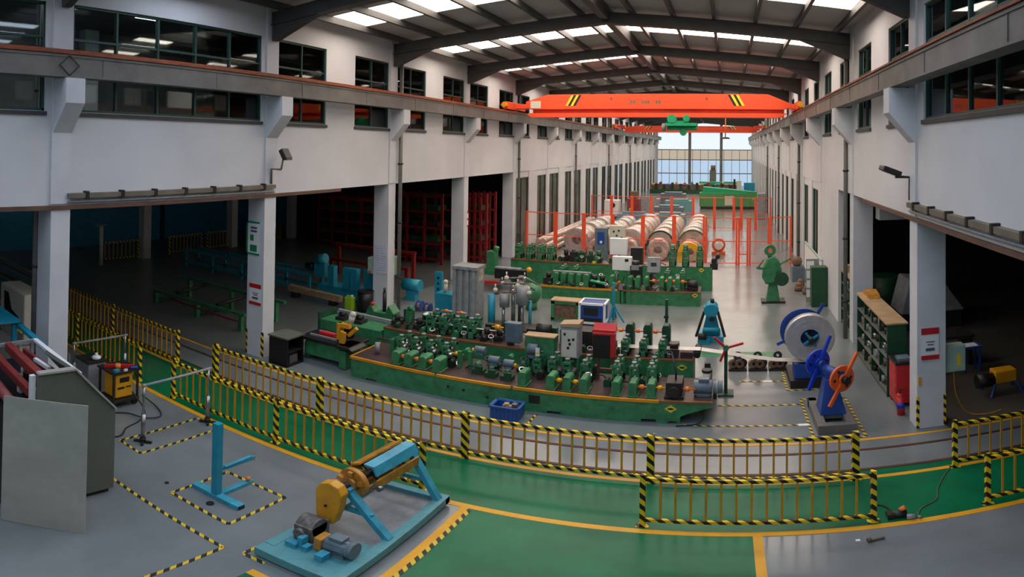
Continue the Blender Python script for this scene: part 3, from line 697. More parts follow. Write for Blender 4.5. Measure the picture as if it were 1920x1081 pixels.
def roll_stand(t, x, y, z, h=0.5, w=0.2, d=0.5, m='green', cap='greysteel'):
    q = MB()
    for s in (-1, 1):
        yy = y + s * d * 0.38
        q.box(x - w / 2, x + w / 2, yy - 0.06, yy + 0.06, z, z + h * 0.34).box(x - w / 2, x - w / 2 + 0.045, yy - 0.06, yy + 0.06, z, z + h)
        q.box(x + w / 2 - 0.045, x + w / 2, yy - 0.06, yy + 0.06, z, z + h).box(x - w / 2, x + w / 2, yy - 0.07, yy + 0.07, z + h * 0.84, z + h)
        q.box(x - w / 2 + 0.045, x + w / 2 - 0.045, yy - 0.05, yy + 0.05, z + h * 0.55, z + h * 0.74)
    q.box(x - w * 0.4, x + w * 0.4, y - d * 0.42, y + d * 0.42, z, z + 0.05)
    o = t.part('roll_stand', q, m, bevel=0.008)
    for f in (0.36, 0.66):
        t.part('roll', MB().cyl((x, y - d * 0.30, z + h * f), (x, y + d * 0.30, z + h * f), 0.035, 10).cyl((x, y - 0.06, z + h * f), (x, y + 0.06, z + h * f), 0.075, 14), 'steel', o)
    for s in (-1, 1):
        t.part('adjusting_screw', MB().cyl((x, y + s * d * 0.38, z + h), (x, y + s * d * 0.38, z + h + 0.06), 0.02, 8).cyl((x, y + s * d * 0.38, z + h + 0.05), (x, y + s * d * 0.38, z + h + 0.09), 0.055, 10), cap, o)
    return o
def small_motor(t, x, y, z, r=0.09, ln=0.2, nose='amber', side=1):
    o = t.part('motor', MB().cyl((x - ln / 2, y, z), (x + ln / 2, y, z), r, 14).box(x - ln * 0.35, x + ln * 0.35, y - r * 0.8, y + r * 0.8, z - r * 1.5, z - r * 0.5), 'motor', bevel=0.004)
    if nose: t.part('shaft_cap', MB().cyl((x + side * ln / 2, y - 0.02, z - 0.02), (x + side * (ln / 2 + 0.07), y - 0.02, z - 0.02), 0.05, 12), nose, o)
def diamond(t, x, y, z, s=0.09):
    o = t.part('diamond_badge', MB().prism([(x - s * 1.35, z), (x, z - s), (x + s * 1.35, z), (x, z + s)], 'y', y - 0.008, y), 'yellowsign', label='yellow diamond badge')
    t.part('badge_mark', MB().cyl((x, y - 0.008, z), (x, y - 0.012, z), s * 0.28, 10).bar((x - s * 0.7, y - 0.01, z), (x + s * 0.7, y - 0.01, z), 0.004, 0.03), 'darksteel', o)

# ---- front line, near bed
t = Thing('tube_mill', 'long low green tube mill bed nearest the rails with orange-yellow edge and brown oily top', 'machine', (-4.5, 13.0, 0), 'green tube mill beds')
prof = [(-8.65, 0.0), (-8.2, 0.0), (-8.2, 0.05), (-7.9, 0.05), (-7.9, 0), (-3.7, 0.0), (-3.7, 0.07), (-3.4, 0.07), (-3.4, 0.0), (-1.72, 0), (-1.72, 0.09), (-1.42, 0.09), (-1.42, 0), (-1.2, 0), (-1.14, 0.06), (-1.02, 0.06), (-0.98, 0),
        (-0.93, 0.0), (-0.93, 0.18), (-0.80, 0.25), (-0.28, 0.44), (-0.28, 0.53), (-8.65, 0.53)]
t.part('bed', MB().prism(prof, 'y', 12.33, 13.78), 'green')
t.part('top_plate', MB().box(-8.64, -0.28, 12.37, 13.77, 0.53, 0.555), 'oily', label='brown oily top plate')
t.part('edge_stripe', MB().box(-8.66, -6.35, 12.315, 12.37, 0.50, 0.565).box(-6.30, -4.52, 12.315, 12.37, 0.50, 0.565).box(-4.46, -1.36, 12.315, 12.37, 0.50, 0.565).box(-8.68, -8.65, 12.315, 13.7, 0.50, 0.565), 'edge', label='orange-yellow edge stripe')
t.part('edge_strip', MB().box(-1.34, -0.28, 12.318, 12.37, 0.515, 0.56), 'brownedge')
diamond(t, -1.12, 12.33, 0.37)
for x, z in ((-5.62, 0.28), (-5.05, 0.20), (-6.0, 0.3)): t.part('port', MB().cyl((x, 12.34, z), (x, 12.318, z), 0.035, 10), 'black')
t.part('access_hatch', MB().box(-4.1, -3.86, 12.318, 12.34, 0.22, 0.42), 'darksteel')
Z = 0.555
for x in (-7.46, -7.12, -6.74, -6.37): gear_housing(t, x, 12.64, Z, 0.20, 0.40, 0.34)
for x in (-7.29, -6.93, -6.56): coupling(t, x, 12.58, 0.76)
for x in (-7.72, -7.31, -6.89, -6.47): roll_stand(t, x, 13.38, Z, 0.46, 0.20, 0.52)
for x in (-7.55, -7.15, -6.73, -6.3): t.part('shaft_head', MB().cyl((x, 12.95, 0.84), (x, 13.1, 0.86), 0.055, 12).cyl((x - 0.04, 12.94, 0.95), (x + 0.02, 12.94, 1.0), 0.03, 8), 'steel')
t.part('guide_post', MB().box(-8.0, -7.9, 13.1, 13.25, Z, 0.95).bar((-7.95, 13.18, 0.95), (-7.7, 13.3, 1.05), 0.05), 'green')
t.part('guide_tube', MB().cyl((-8.5, 13.3, 0.84), (-7.6, 13.3, 0.84), 0.035), 'steel')
t.part('guide_roller', MB().cyl((-8.25, 12.9, Z), (-8.25, 12.9, 0.86), 0.06, 12), 'greysteel')
for x, y in ((-6.05, 13.05), (-5.82, 13.12)): t.part('guide_post', MB().box(x - 0.05, x + 0.05, y - 0.04, y + 0.04, Z, 0.98).bar((x, y, 0.95), (x + 0.14, y, 1.02), 0.04), 'green')
small_motor(t, -5.66, 13.35, 0.98, 0.09, 0.26, 'amber', -1); small_motor(t, -5.2, 13.1, 0.86, 0.10, 0.26, None); small_motor(t, -4.82, 13.05, 0.84, 0.10, 0.24, 'amber', 1)
coupling(t, -6.2, 13.2, 0.84, 'amber', 0.06)
for x, y in ((-5.5, 12.9), (-5.15, 12.8), (-4.75, 12.75), (-5.3, 13.4), (-4.6, 13.4), (-4.3, 13.5)):
    t.part('side_roll_block', MB().box(x - 0.14, x + 0.14, y - 0.1, y + 0.1, Z, Z + 0.10).cyl((x, y, Z + 0.1), (x, y, Z + 0.24), 0.06, 12).box(x - 0.04, x + 0.12, y - 0.12, y - 0.06, Z, Z + 0.2), 'greendark')
for x in (-4.31, -3.67, -3.32, -2.96, -2.27, -1.92, -1.54): gear_housing(t, x, 12.62, Z, 0.18, 0.38, 0.35)
for x, m in ((-3.50, 'amber'), (-3.14, 'amber'), (-1.74, 'orange'), (-1.36, 'amber'), (-0.80, 'orange')): coupling(t, x, 12.56, 0.77, m)
for x in (-4.2, -3.85, -3.5, -3.1): roll_stand(t, x, 13.40, Z, 0.44, 0.2, 0.5)
for x in (-3.62, -3.3): t.part('shaft_head', MB().cyl((x, 12.86, 0.82), (x, 13.05, 0.86), 0.075, 12), 'darksteel')
for x in (-2.36, -1.98, -1.6): roll_stand(t, x, 13.30, Z, 0.52, 0.21, 0.56)
gx = t.part('main_gearbox', MB().box(-1.24, -0.90, 12.48, 13.0, Z, 0.93).cyl((-1.07, 12.48, 0.72), (-1.07, 12.42, 0.72), 0.13, 16).box(-1.27, -0.87, 12.45, 13.03, Z, 0.62), 'darksteel', bevel=0.015)
t.part('gear_lever', MB().tube([(-1.05, 12.7, 0.93), (-1.05, 12.72, 1.1), (-1.15, 12.9, 1.45)], 0.02), 'black', gx)
mm = t.part('drive_motor', MB().cyl((-0.68, 12.78, 0.74), (-0.30, 12.78, 0.74), 0.16, 20).cyl((-0.28, 12.78, 0.74), (-0.08, 12.78, 0.74), 0.15, 20).box(-0.62, -0.34, 12.62, 12.94, Z, 0.62).box(-0.58, -0.36, 12.68, 12.86, 0.88, 0.96), 'motor', bevel=0.006, label='blue-grey drive motor')
t.part('motor_band', MB().ring((-0.2, 12.78, 0.74), (1, 0, 0), 0.162, 0.15, 0.05, 20), 'greysteel', mm)
# operator boxes carried by the bed
b = t.part('green_cabinet', MB().box(-4.62, -3.92, 13.55, 13.85, 0.86, 1.42), 'green', bevel=0.01)
t.part('cabinet_lid', MB().box(-4.64, -3.90, 13.53, 13.87, 1.42, 1.45), 'wood', b)
t.part('cabinet_motor', MB().cyl((-4.52, 13.5, 1.12), (-4.28, 13.5, 1.12), 0.14, 16).box(-4.5, -4.3, 13.42, 13.55, 0.9, 1.0), 'motor', b)
t.part('warning_label', MB().box(-4.30, -4.20, 13.345, 13.352, 1.02, 1.22), 'white', b); t.part('warning_triangle', MB().prism([(-4.295, 1.05), (-4.205, 1.05), (-4.25, 1.15)], 'y', 13.338, 13.345), 'yellowsign', b)
for x in (-4.55, -4.0): t.part('cabinet_leg', MB().box(x - 0.03, x + 0.03, 13.6, 13.72, Z, 0.86), 'green', b)
c = t.part('control_cabinet', MB().box(-3.72, -3.30, 13.40, 13.76, 1.02, 1.80), 'greysteel', bevel=0.01)
t.part('front_panel', MB().box(-3.69, -3.34, 13.385, 13.40, 1.05, 1.72), 'cream', c)
t.part('cabinet_roof', MB().prism([(-3.74, 1.80), (-3.28, 1.80), (-3.28, 1.90), (-3.74, 1.86)], 'y', 13.38, 13.78), 'wood', c)
for x, z in ((-3.62, 1.62), (-3.52, 1.48), (-3.5, 1.38), (-3.42, 1.5), (-3.54, 1.28)): t.part('switch', MB().box(x - 0.025, x + 0.025, 13.37, 13.386, z - 0.03, z + 0.03), 'black', c)
for x in (-3.70, -3.32): t.part('cabinet_leg', MB().box(x - 0.02, x + 0.02, 13.42, 13.47, Z, 1.02), 'green', c)
r = t.part('operator_screen', MB().box(-2.98, -2.48, 13.42, 13.62, 1.10, 1.78), 'red', bevel=0.01, label='red-framed operator screen')
t.part('screen', MB().box(-2.97, -2.58, 13.405, 13.42, 1.08, 1.66), 'black', r)
t.part('screen_hood', MB().prism([(13.40, 1.66), (13.62, 1.78), (13.62, 1.90), (13.40, 1.70)], 'x', -2.98, -2.46), 'red', r)
t.part('screen_stand', MB().bar((-2.86, 13.5, Z), (-2.86, 13.5, 1.10), 0.05).bar((-2.52, 13.5, Z), (-2.52, 13.5, 1.10), 0.05).bar((-2.86, 13.5, 0.78), (-2.52, 13.5, 0.78), 0.04), 'darkred', r)

# ---- front line, rear bed
t = Thing('tube_mill', 'green tube mill bed just behind the nearest one, fed by the silver strip', 'machine', (-5.0, 14.8, 0), 'green tube mill beds')
t.part('bed', MB().box(-8.95, -0.78, 14.3, 15.22, 0.0, 0.80), 'green')
t.part('top_plate', MB().box(-8.95, -0.76, 14.32, 15.2, 0.80, 0.825), 'oily')
t.part('edge_stripe', MB().box(-8.95, -3.0, 14.285, 14.33, 0.77, 0.83), 'brownedge'); t.part('edge_stripe', MB().box(-3.0, -0.78, 14.288, 14.33, 0.785, 0.83), 'brownedge')
diamond(t, -1.04, 14.3, 0.62)
Z = 0.825
for x in (-7.62, -7.22, -6.82, -6.42): roll_stand(t, x, 14.72, Z, 0.50, 0.23, 0.5)
for x in (-7.4, -6.95): coupling(t, x, 15.05, 1.35, 'orange', 0.05)
t.part('guide_post', MB().box(-8.40, -8.28, 14.55, 14.7, Z, 1.38).cyl((-8.34, 14.62, 1.38), (-8.2, 14.62, 1.42), 0.08, 12), 'green')
t.part('guide_tube', MB().cyl((-8.9, 14.7, 1.06), (-5.6, 14.7, 1.06), 0.03), 'steel')
for x in (-8.75, -8.05, -6.05, -5.7, -4.85, -3.9, -3.6): t.part('side_roll_block', MB().box(x - 0.12, x + 0.12, 14.55, 14.85, Z, Z + 0.14).cyl((x, 14.7, Z + 0.14), (x, 14.7, Z + 0.3), 0.08, 12), 'darksteel')
for x in (-8.6, -8.0, -7.6, -7.1, -6.6, -6.1, -5.6, -4.95, -4.4, -3.7, -3.2):
    t.part('drive_block', MB().box(x - 0.13, x + 0.13, 15.0, 15.18, Z, Z + 0.22 + 0.09 * (int(-x * 10) % 3)), 'darksteel' if int(-x * 10) % 2 else 'greendark')
coupling(t, -5.72, 14.6, 1.22, 'amber', 0.07, 0.12)
bx = t.part('control_box', MB().box(-5.42, -5.02, 14.33, 14.55, 0.92, 1.46), 'motor', bevel=0.012, label='grey-blue control box')
t.part('box_door', MB().box(-5.39, -5.05, 14.32, 14.335, 0.95, 1.43), 'motor', bx)
t.part('weld_unit', MB().cyl((-4.75, 14.9, 1.2), (-4.4, 14.9, 1.2), 0.15, 16).box(-4.1, -3.3, 14.7, 15.1, Z, 1.3), 'darksteel')
for x in (-3.05, -2.75): t.part('chain_guard', MB().box(x - 0.09, x + 0.09, 14.5, 14.75, Z, 1.12).cyl((x, 14.5, 1.0), (x, 14.46, 1.0), 0.07), 'darksteel')
for x in (-2.42, -1.98, -1.52):
    roll_stand(t, x, 14.62, Z, 0.38, 0.19, 0.4); gear_housing(t, x - 0.03 + 0.06, 15.08, Z, 0.2, 0.3, 0.68, 'greendark')
for x in (-2.62, -2.2, -1.76): coupling(t, x, 15.05, 1.3, 'orange', 0.05)
t.part('entry_guide', MB().box(-1.35, -1.15, 14.5, 14.9, Z, 1.12).cyl((-1.25, 14.45, 1.15), (-1.25, 14.45, 1.22), 0.12, 14).box(-1.1, -0.8, 14.45, 14.95, Z, 0.96), 'oily')
t.part('end_roller', MB().cyl((-0.7, 14.4, 0.92), (-0.7, 15.1, 0.92), 0.08, 14), 'darksteel')
t.part('strip_support', MB().box(-0.55, -0.35, 14.45, 14.9, 0.0, 0.42).box(-0.52, -0.38, 14.4, 14.5, 0.42, 0.7), 'darksteel')
t.part('drive_block', MB().box(-8.05, -7.55, 15.0, 15.18, 0.825, 1.12), 'greendark')
# steel strip between the coil and the mill
t.part('strip', MB().box(-2.6, -0.62, 14.45, 14.72, 1.03, 1.036), 'coilsilver', label='bare silver strip')
pts = [(-0.60, 1.02), (0.0, 0.93), (0.5, 0.84), (1.2, 0.74), (1.75, 0.71), (2.0, 0.715)]
m = MB(); vs = []; fs = []
for x, z in pts: vs += [(x, 14.45, z), (x, 14.72, z), (x, 14.72, z + 0.006), (x, 14.45, z + 0.006)]
for k in range(len(pts) - 1):
    for i in range(4): fs.append((4 * k + i, 4 * k + (i + 1) % 4, 4 * k + 4 + (i + 1) % 4, 4 * k + 4 + i))
m.add(vs, fs + [(0, 1, 2, 3), (4 * len(pts) - 1, 4 * len(pts) - 2, 4 * len(pts) - 3, 4 * len(pts) - 4)])
single('steel_strip', m, 'coilsilver', 'shiny steel strip running from the silver coil into the green mill', 'strip', (0, 14.58, 0.9))
# three dark roller carriers under the strip, red-armed stand
for k, (x, lab) in enumerate(((0.28, 'heap of dark rolls behind the strip, beside the red-armed stand'), (0.80, 'middle heap of dark rolls behind the silver strip'), (1.32, 'heap of dark rolls behind the strip, nearest the silver coil'))):
    t = Thing('roll_rack', lab, 'rack', (x, 15.9, 0), 'heaps of dark rolls behind the strip')
    t.part('tray', MB().box(x - 0.24, x + 0.24, 15.7, 16.1, 0, 0.06), 'darksteel')
    for i in range(4):
        xx = x - 0.12 + 0.08 * i
        t.part('roll', MB().ring((xx, 15.82 + 0.08 * (i % 2), 0.19), (0.3, -1, 0.1), 0.12, 0.05, 0.12, 16), 'darksteel' if i % 2 else 'brick')
    t.part('roll', MB().ring((x, 15.95, 0.38), (0.1, -1, 0.4), 0.11, 0.045, 0.12, 16), 'darksteel')
t = Thing('strip_straightener', 'dark green post with a red three-spoke handwheel beside the strip', 'stand', (-0.02, 14.15, 0))
t.part('post', MB().box(-0.06, 0.02, 14.1, 14.2, 0, 1.25), 'greendark'); t.part('hub', MB().cyl((-0.02, 14.09, 1.25), (-0.02, 14.0, 1.25), 0.07), 'green')
for a in (0.35, 2.3, 4.4): t.part('spoke', MB().bar((-0.02, 14.04, 1.25), (-0.02 + 0.42 * math.cos(a), 14.04, 1.25 + 0.36 * math.sin(a)), 0.07, 0.05), 'red')
t.part('base', MB().box(-0.2, 0.16, 13.95, 14.35, 0, 0.04), 'greendark')
t = Thing('hydraulic_unit', 'low dark green hydraulic unit with a cream tank right of the mill bed end', 'pump', (-0.45, 13.95, 0))
t.part('tank', MB().box(-0.66, -0.22, 13.8, 14.12, 0, 0.40), 'greendark'); t.part('motor', MB().cyl((-0.45, 13.95, 0.4), (-0.45, 13.95, 0.66), 0.1), 'cream'); t.part('cap', MB().cyl((-0.45, 13.95, 0.66), (-0.45, 13.95, 0.72), 0.12), 'black')
t = Thing('indicator_post', 'thin dark green post rising behind the right end of the front mill', 'post', (-1.55, 15.75, 0))
t.part('pole', MB().box(-1.59, -1.52, 15.7, 15.77, 0, 2.0), 'greendark'); t.part('bracket', MB().box(-1.64, -1.46, 15.64, 15.82, 1.15, 1.25).box(-1.62, -1.5, 15.66, 15.8, 1.5, 1.56), 'darksteel'); t.part('base', MB().box(-1.7, -1.4, 15.6, 15.9, 0, 0.03), 'greendark')

# ---- left end: saw carriage, run-out bed, cabinet
t = Thing('flying_saw', 'green saw table with dark rim and yellow cutting head left of the front mill', 'machine', (-9.7, 12.9, 0), )
t.part('table_body', MB().prism([(-10.35, 0.16), (-9.05, 0.16), (-9.05, 0.62), (-10.35, 0.62)], 'y', 12.62, 13.35).box(-10.45, -10.3, 12.7, 13.3, 0, 0.5).box(-9.2, -8.98, 12.55, 12.95, 0.0, 0.55), 'green', bevel=0.03)
t.part('table_rim', MB().box(-10.5, -8.85, 12.52, 13.45, 0.62, 0.70).prism([(-9.2, 0.70), (-8.8, 0.70), (-8.7, 0.62), (-9.2, 0.62)], 'y', 12.45, 13.1), 'black', bevel=0.02)
t.part('rail', MB().box(-10.3, -9.3, 12.75, 12.8, 0.70, 0.75).box(-10.3, -9.3, 13.15, 13.2, 0.70, 0.75), 'greysteel')
t.part('red_guard', MB().box(-10.1, -9.62, 12.9, 13.05, 0.70, 0.80), 'red', label='red guard strip')
t.part('saw_head', MB().box(-9.42, -9.32, 12.75, 12.95, 0.70, 1.22).box(-9.42, -9.05, 12.78, 12.92, 1.10, 1.22).bar((-9.1, 12.85, 0.9), (-8.85, 12.85, 1.15), 0.10).prism([(-9.28, 0.70), (-9.12, 0.70), (-9.08, 1.02), (-9.24, 1.05)], 'y', 12.66, 12.74), 'guard', bevel=0.01, label='yellow cutting head')
t.part('head_motor', MB().cyl((-9.12, 12.95, 1.22), (-9.06, 12.95, 1.48), 0.08, 12).sph((-9.05, 12.95, 1.48), 0.09), 'cream'); t.part('blade', MB().cyl((-9.2, 12.98, 0.95), (-9.2, 13.0, 0.95), 0.2, 20), 'darksteel')
t = Thing('run_out_bed', 'long green run-out trough behind the saw table with a bare steel rail', 'machine', (-10.0, 14.5, 0))
t.part('trough', MB().box(-11.05, -8.97, 14.15, 14.9, 0.25, 0.72), 'green', bevel=0.01); t.part('base', MB().box(-10.9, -10.6, 14.2, 14.85, 0, 0.25).box(-9.4, -9.1, 14.2, 14.85, 0, 0.25), 'greendark')
t.part('rail', MB().bar((-11.0, 15.0, 0.84), (-8.97, 15.0, 0.78), 0.10, 0.06).bar((-11.0, 14.95, 0.75), (-8.97, 14.95, 0.7), 0.05, 0.12), 'greysteel'); t.part('end_plate', MB().box(-11.1, -11.05, 14.1, 14.95, 0.2, 0.92), 'greendark')
for x in (-10.5, -9.9): t.part('roller_block', MB().box(x - 0.15, x + 0.15, 14.35, 14.7, 0.72, 0.82).cyl((x - 0.1, 14.52, 0.88), (x + 0.1, 14.52, 0.88), 0.07), 'darksteel')
t = Thing('straightening_head', 'green straightening head with a dark top spindle behind the run-out trough', 'machine', (-10.1, 16.0, 0))
t.part('yoke', MB().prism([(-10.5, 0.0), (-9.6, 0.0), (-9.55, 0.75), (-9.75, 1.0), (-9.85, 0.72), (-10.25, 0.72), (-10.4, 0.95), (-10.55, 0.7)], 'y', 15.8, 16.2), 'green', bevel=0.02)
t.part('spindle', MB().cyl((-10.0, 16.0, 0.72), (-10.0, 16.0, 1.35), 0.06).cyl((-10.0, 16.0, 1.3), (-10.0, 16.0, 1.5), 0.04), 'darksteel'); t.part('knob', MB().sph((-10.3, 15.78, 0.98), 0.07), 'red', label='red knob')
t = Thing('black_cabinet', 'black steel cabinet open on its right side at the foot of the second column', 'cabinet', (-10.5, 12.1, 0))
t.part('body', MB().box(-10.85, -10.22, 11.75, 11.79, 0.03, 0.80).box(-10.85, -10.81, 11.79, 12.4, 0.03, 0.80).box(-10.81, -10.22, 12.36, 12.4, 0.03, 0.80).box(-10.85, -10.22, 11.75, 12.4, 0, 0.05), 'black')
t.part('top', MB().box(-10.88, -10.19, 11.72, 12.43, 0.80, 0.84), 'panelgrey'); t.part('shelf', MB().box(-10.81, -10.24, 11.79, 12.36, 0.38, 0.41), 'darksteel'); t.part('content', MB().box(-10.6, -10.3, 11.95, 12.25, 0.05, 0.28), 'debris')
t = Thing('plastic_bin', 'blue plastic bin in front of the near mill bed with scrap inside', 'bin', (-4.4, 11.85, 0))
q = MB()
for a in ((-4.70, -4.10, 11.62, 11.66), (-4.70, -4.10, 12.01, 12.05), (-4.70, -4.66, 11.66, 12.01), (-4.14, -4.10, 11.66, 12.01)): q.box(a[0], a[1], a[2], a[3], 0.04, 0.34)
q.box(-4.68, -4.12, 11.64, 12.03, 0.0, 0.06)
t.part('body', q, 'bluebin', bevel=0.008); t.part('rim', MB().box(-4.73, -4.07, 11.59, 11.64, 0.31, 0.35).box(-4.73, -4.07, 12.03, 12.08, 0.31, 0.35).box(-4.73, -4.68, 11.6, 12.06, 0.31, 0.35).box(-4.12, -4.07, 11.6, 12.06, 0.31, 0.35), 'bluebin')
for k in range(7): t.part('rib', MB().box(-4.66 + k * 0.085, -4.64 + k * 0.085, 11.605, 11.62, 0.03, 0.31), 'bluebin')
single('scrap_piece', MB().cb((-4.42, 11.85, 0.33), (0.10, 0.08, 0.05), rz=0.4, rx=0.3).box(-4.5, -4.3, 11.8, 11.9, 0.06, 0.31), 'wood', 'brown scrap piece sticking up in the middle of the blue bin', 'scrap', (-4.42, 11.85, 0.06))
single('scrap_piece', MB().cb((-4.25, 11.88, 0.33), (0.11, 0.09, 0.05), rz=-0.3, rx=0.2).box(-4.3, -4.18, 11.84, 11.94, 0.06, 0.31), 'debris', 'grey scrap piece sticking up at the right of the blue bin', 'scrap', (-4.25, 11.88, 0.06))
cable([(-0.5, 12.4, 0.44), (-0.45, 12.35, 0.2), (-0.6, 12.3, 0.03), (-1.0, 12.2, 0.015)], 0.014, 'rubber', 'black cable drooping from the right tip of the near mill bed')
single('cloth', MB().sph((-8.0, 15.06, 1.17), 0.14, sz=0.42).sph((-7.8, 15.06, 1.19), 0.15, sz=0.42).sph((-7.62, 15.07, 1.16), 0.12, sz=0.4), 'white', 'white rag draped over the rear mill stands', 'cloth', (-7.8, 15.06, 1.12))

# ================================================================ second line (middle of the hall)
t = Thing('tube_mill', 'green tube mill bed in mid hall in front, behind the blue generator box', 'machine', (-4.0, 23.2, 0), 'green tube mill beds')
t.part('bed', MB().box(-7.05, -4.0, 22.6, 23.7, 0.0, 0.53).box(-3.75, -1.0, 22.6, 23.7, 0.0, 0.53).box(-4.0, -3.75, 22.75, 23.6, 0, 0.53), 'green')
t.part('top_plate', MB().box(-7.05, -1.0, 22.62, 23.7, 0.53, 0.555), 'oily'); t.part('edge_stripe', MB().box(-7.08, -4.1, 22.58, 22.63, 0.50, 0.57), 'edge', label='orange-yellow edge stripe'); t.part('edge_stripe', MB().box(-3.9, -1.0, 22.585, 22.63, 0.515, 0.565), 'brownedge')
diamond(t, -1.19, 22.6, 0.44, 0.09)
for x in (-4.35, -3.9, -3.62): t.part('bed_rib', MB().box(x - 0.04, x + 0.04, 22.56, 22.6, 0.0, 0.5), 'green')
Z = 0.555
for x in (-6.55, -6.25, -5.95, -5.65, -5.35): gear_housing(t, x, 22.95, Z, 0.20, 0.4, 0.5)
t.part('shaft_cover', MB().bar((-6.7, 23.0, 1.08), (-5.2, 23.0, 1.08), 0.12, 0.05), 'greysteel')
for x in (-4.35, -3.65, -3.36, -3.02, -2.45, -2.15, -1.85): gear_housing(t, x, 22.92, Z, 0.18, 0.4, 0.5)
for x in (-2.75, -2.52, -2.25, -1.98, -1.66): coupling(t, x, 22.82, 0.92, 'orange', 0.065, 0.11)
for x in (-6.9, -5.05, -4.75): t.part('side_roll_block', MB().box(x - 0.16, x + 0.16, 22.8, 23.2, Z, Z + 0.25).cyl((x, 23.0, Z + 0.25), (x, 23.0, Z + 0.45), 0.1, 12), 'darksteel')
for x in (-6.4, -5.9, -2.3, -1.7): roll_stand(t, x, 23.45, Z, 0.62, 0.22, 0.45)
t.part('drive_motor', MB().cyl((-1.5, 23.0, 0.78), (-1.1, 23.0, 0.78), 0.15, 16).box(-1.5, -1.1, 22.85, 23.15, Z, 0.68), 'darksteel')
t.part('cover_flap', MB().bar((-5.15, 22.75, 0.84), (-4.6, 22.7, 0.76), 0.22, 0.05), 'hoistgreen', label='bright green flap')
b = t.part('control_box', MB().box(-4.48, -3.72, 23.55, 23.8, 1.13, 1.68), 'white', bevel=0.012, label='white control box with buttons'); t.part('display', MB().box(-3.98, -3.84, 23.54, 23.55, 1.5, 1.6), 'black', b); t.part('box_leg', MB().box(-4.3, -4.22, 23.6, 23.7, Z, 1.13).box(-4.0, -3.92, 23.6, 23.7, Z, 1.13), 'green', b)
b = t.part('control_desk', MB().prism([(23.5, 1.10), (23.8, 1.10), (23.8, 1.68), (23.62, 1.68)], 'x', -3.1, -2.6), 'greysteel', bevel=0.01, label='grey sloped control desk'); t.part('display', MB().cb((-2.85, 23.555, 1.42), (0.22, 0.02, 0.14), rx=-0.2), 'black', b); t.part('desk_leg', MB().box(-2.95, -2.75, 23.6, 23.75, Z, 1.10), 'greysteel', b)
t.part('weld_head', MB().box(-3.75, -3.3, 23.4, 23.75, Z, 1.35).cyl((-3.55, 23.5, 1.35), (-3.55, 23.5, 1.55), 0.14, 14), 'darksteel'); t.part('weld_plate', MB().box(-3.7, -3.4, 23.36, 23.4, 1.2, 1.4), 'greysteel')

t = Thing('tube_mill', 'green tube mill bed in mid hall, the farther one before the orange mesh fence', 'machine', (-5.0, 25.6, 0), 'green tube mill beds')
t.part('bed', MB().box(-9.3, -0.63, 25.2, 26.1, 0.0, 1.0), 'green'); t.part('top_plate', MB().box(-9.3, -0.63, 25.22, 26.1, 1.0, 1.03), 'oily'); t.part('edge_stripe', MB().box(-9.3, -4.2, 25.18, 25.23, 0.98, 1.04), 'brownedge')
diamond(t, -1.07, 25.2, 0.9, 0.09); t.part('yellow_plate', MB().box(-5.65, -5.5, 25.19, 25.2, 1.04, 1.14), 'yellowsign')
Z = 1.03
for x in (-9.02, -8.52, -8.03, -7.54): roll_stand(t, x, 25.6, Z, 0.58, 0.30, 0.5)
for x in (-6.9, -6.55, -6.2, -5.8, -5.45): t.part('side_roll_block', MB().box(x - 0.14, x + 0.14, 25.4, 25.8, Z, Z + 0.22 + 0.1 * (int(-x * 10) % 3)).cyl((x, 25.6, Z + 0.2), (x, 25.6, Z + 0.5), 0.1, 12), 'darksteel' if int(-x * 10) % 2 else 'greendark')
for x in (-2.28, -1.74, -1.15):
    roll_stand(t, x, 25.5, Z, 0.66, 0.28, 0.4); t.part('screw_head', MB().cyl((x, 25.5, 1.7), (x, 25.5, 1.92), 0.10, 12), 'green')
t.part('entry_rollers', MB().cyl((-0.55, 25.3, 1.25), (-0.55, 25.9, 1.25), 0.12, 14).box(-0.72, -0.4, 25.3, 25.9, 0.9, 1.15).cyl((-0.4, 25.3, 1.45), (-0.4, 25.9, 1.45), 0.09), 'darksteel')
for x0, x1, z0, z1, m, lb in ((-4.92, -4.18, 1.45, 2.15, 'white', 'plain white box on the far mill'), ): t.part('control_box', MB().box(x0, x1, 25.25, 25.5, z0, z1), m, bevel=0.012, label=lb)
t.part('box_post', MB().box(-4.6, -4.5, 25.4, 25.5, Z, 1.45), 'green')
t.part('spark_hood', MB().box(-4.05, -3.55, 25.4, 25.8, Z, 1.75), 'darksteel'); t.part('motor', MB().cyl((-3.3, 25.5, 1.2), (-2.9, 25.5, 1.2), 0.15), 'greysteel')
t = Thing('saw_bed', 'long green saw bed at the left end of the mid-hall mills, beside the fourth column', 'machine', (-9.8, 24.0, 0))
t.part('bed', MB().box(-11.0, -8.2, 23.6, 24.3, 0.55, 0.78).box(-10.8, -10.5, 23.7, 24.2, 0, 0.55).box(-8.7, -8.4, 23.7, 24.2, 0, 0.55), 'green'); t.part('column_head', MB().box(-9.85, -9.45, 23.7, 24.1, 0.78, 1.55).cyl((-9.5, 23.9, 1.55), (-9.45, 23.9, 1.75), 0.12), 'green', bevel=0.03)
t.part('hood', MB().box(-9.3, -8.0, 23.3, 23.58, 0.5, 0.92), 'black'); t.part('hood_lid', MB().box(-9.3, -8.2, 23.3, 23.58, 0.92, 0.98), 'greysteel'); t.part('knob', MB().sph((-7.85, 23.4, 0.95), 0.12), 'amber'); t.part('red_beam', MB().box(-10.2, -8.8, 23.0, 23.15, 0.30, 0.42), 'red', label='dark red low beam')
single('round_vessel', MB().cyl((-6.9, 20.9, 0), (-6.9, 20.9, 0.3), 0.2).sph((-6.9, 20.9, 0.62), 0.36, sz=1.1), 'green', 'round green vessel standing beside the pipework station', 'vessel', (-6.9, 20.9, 0))

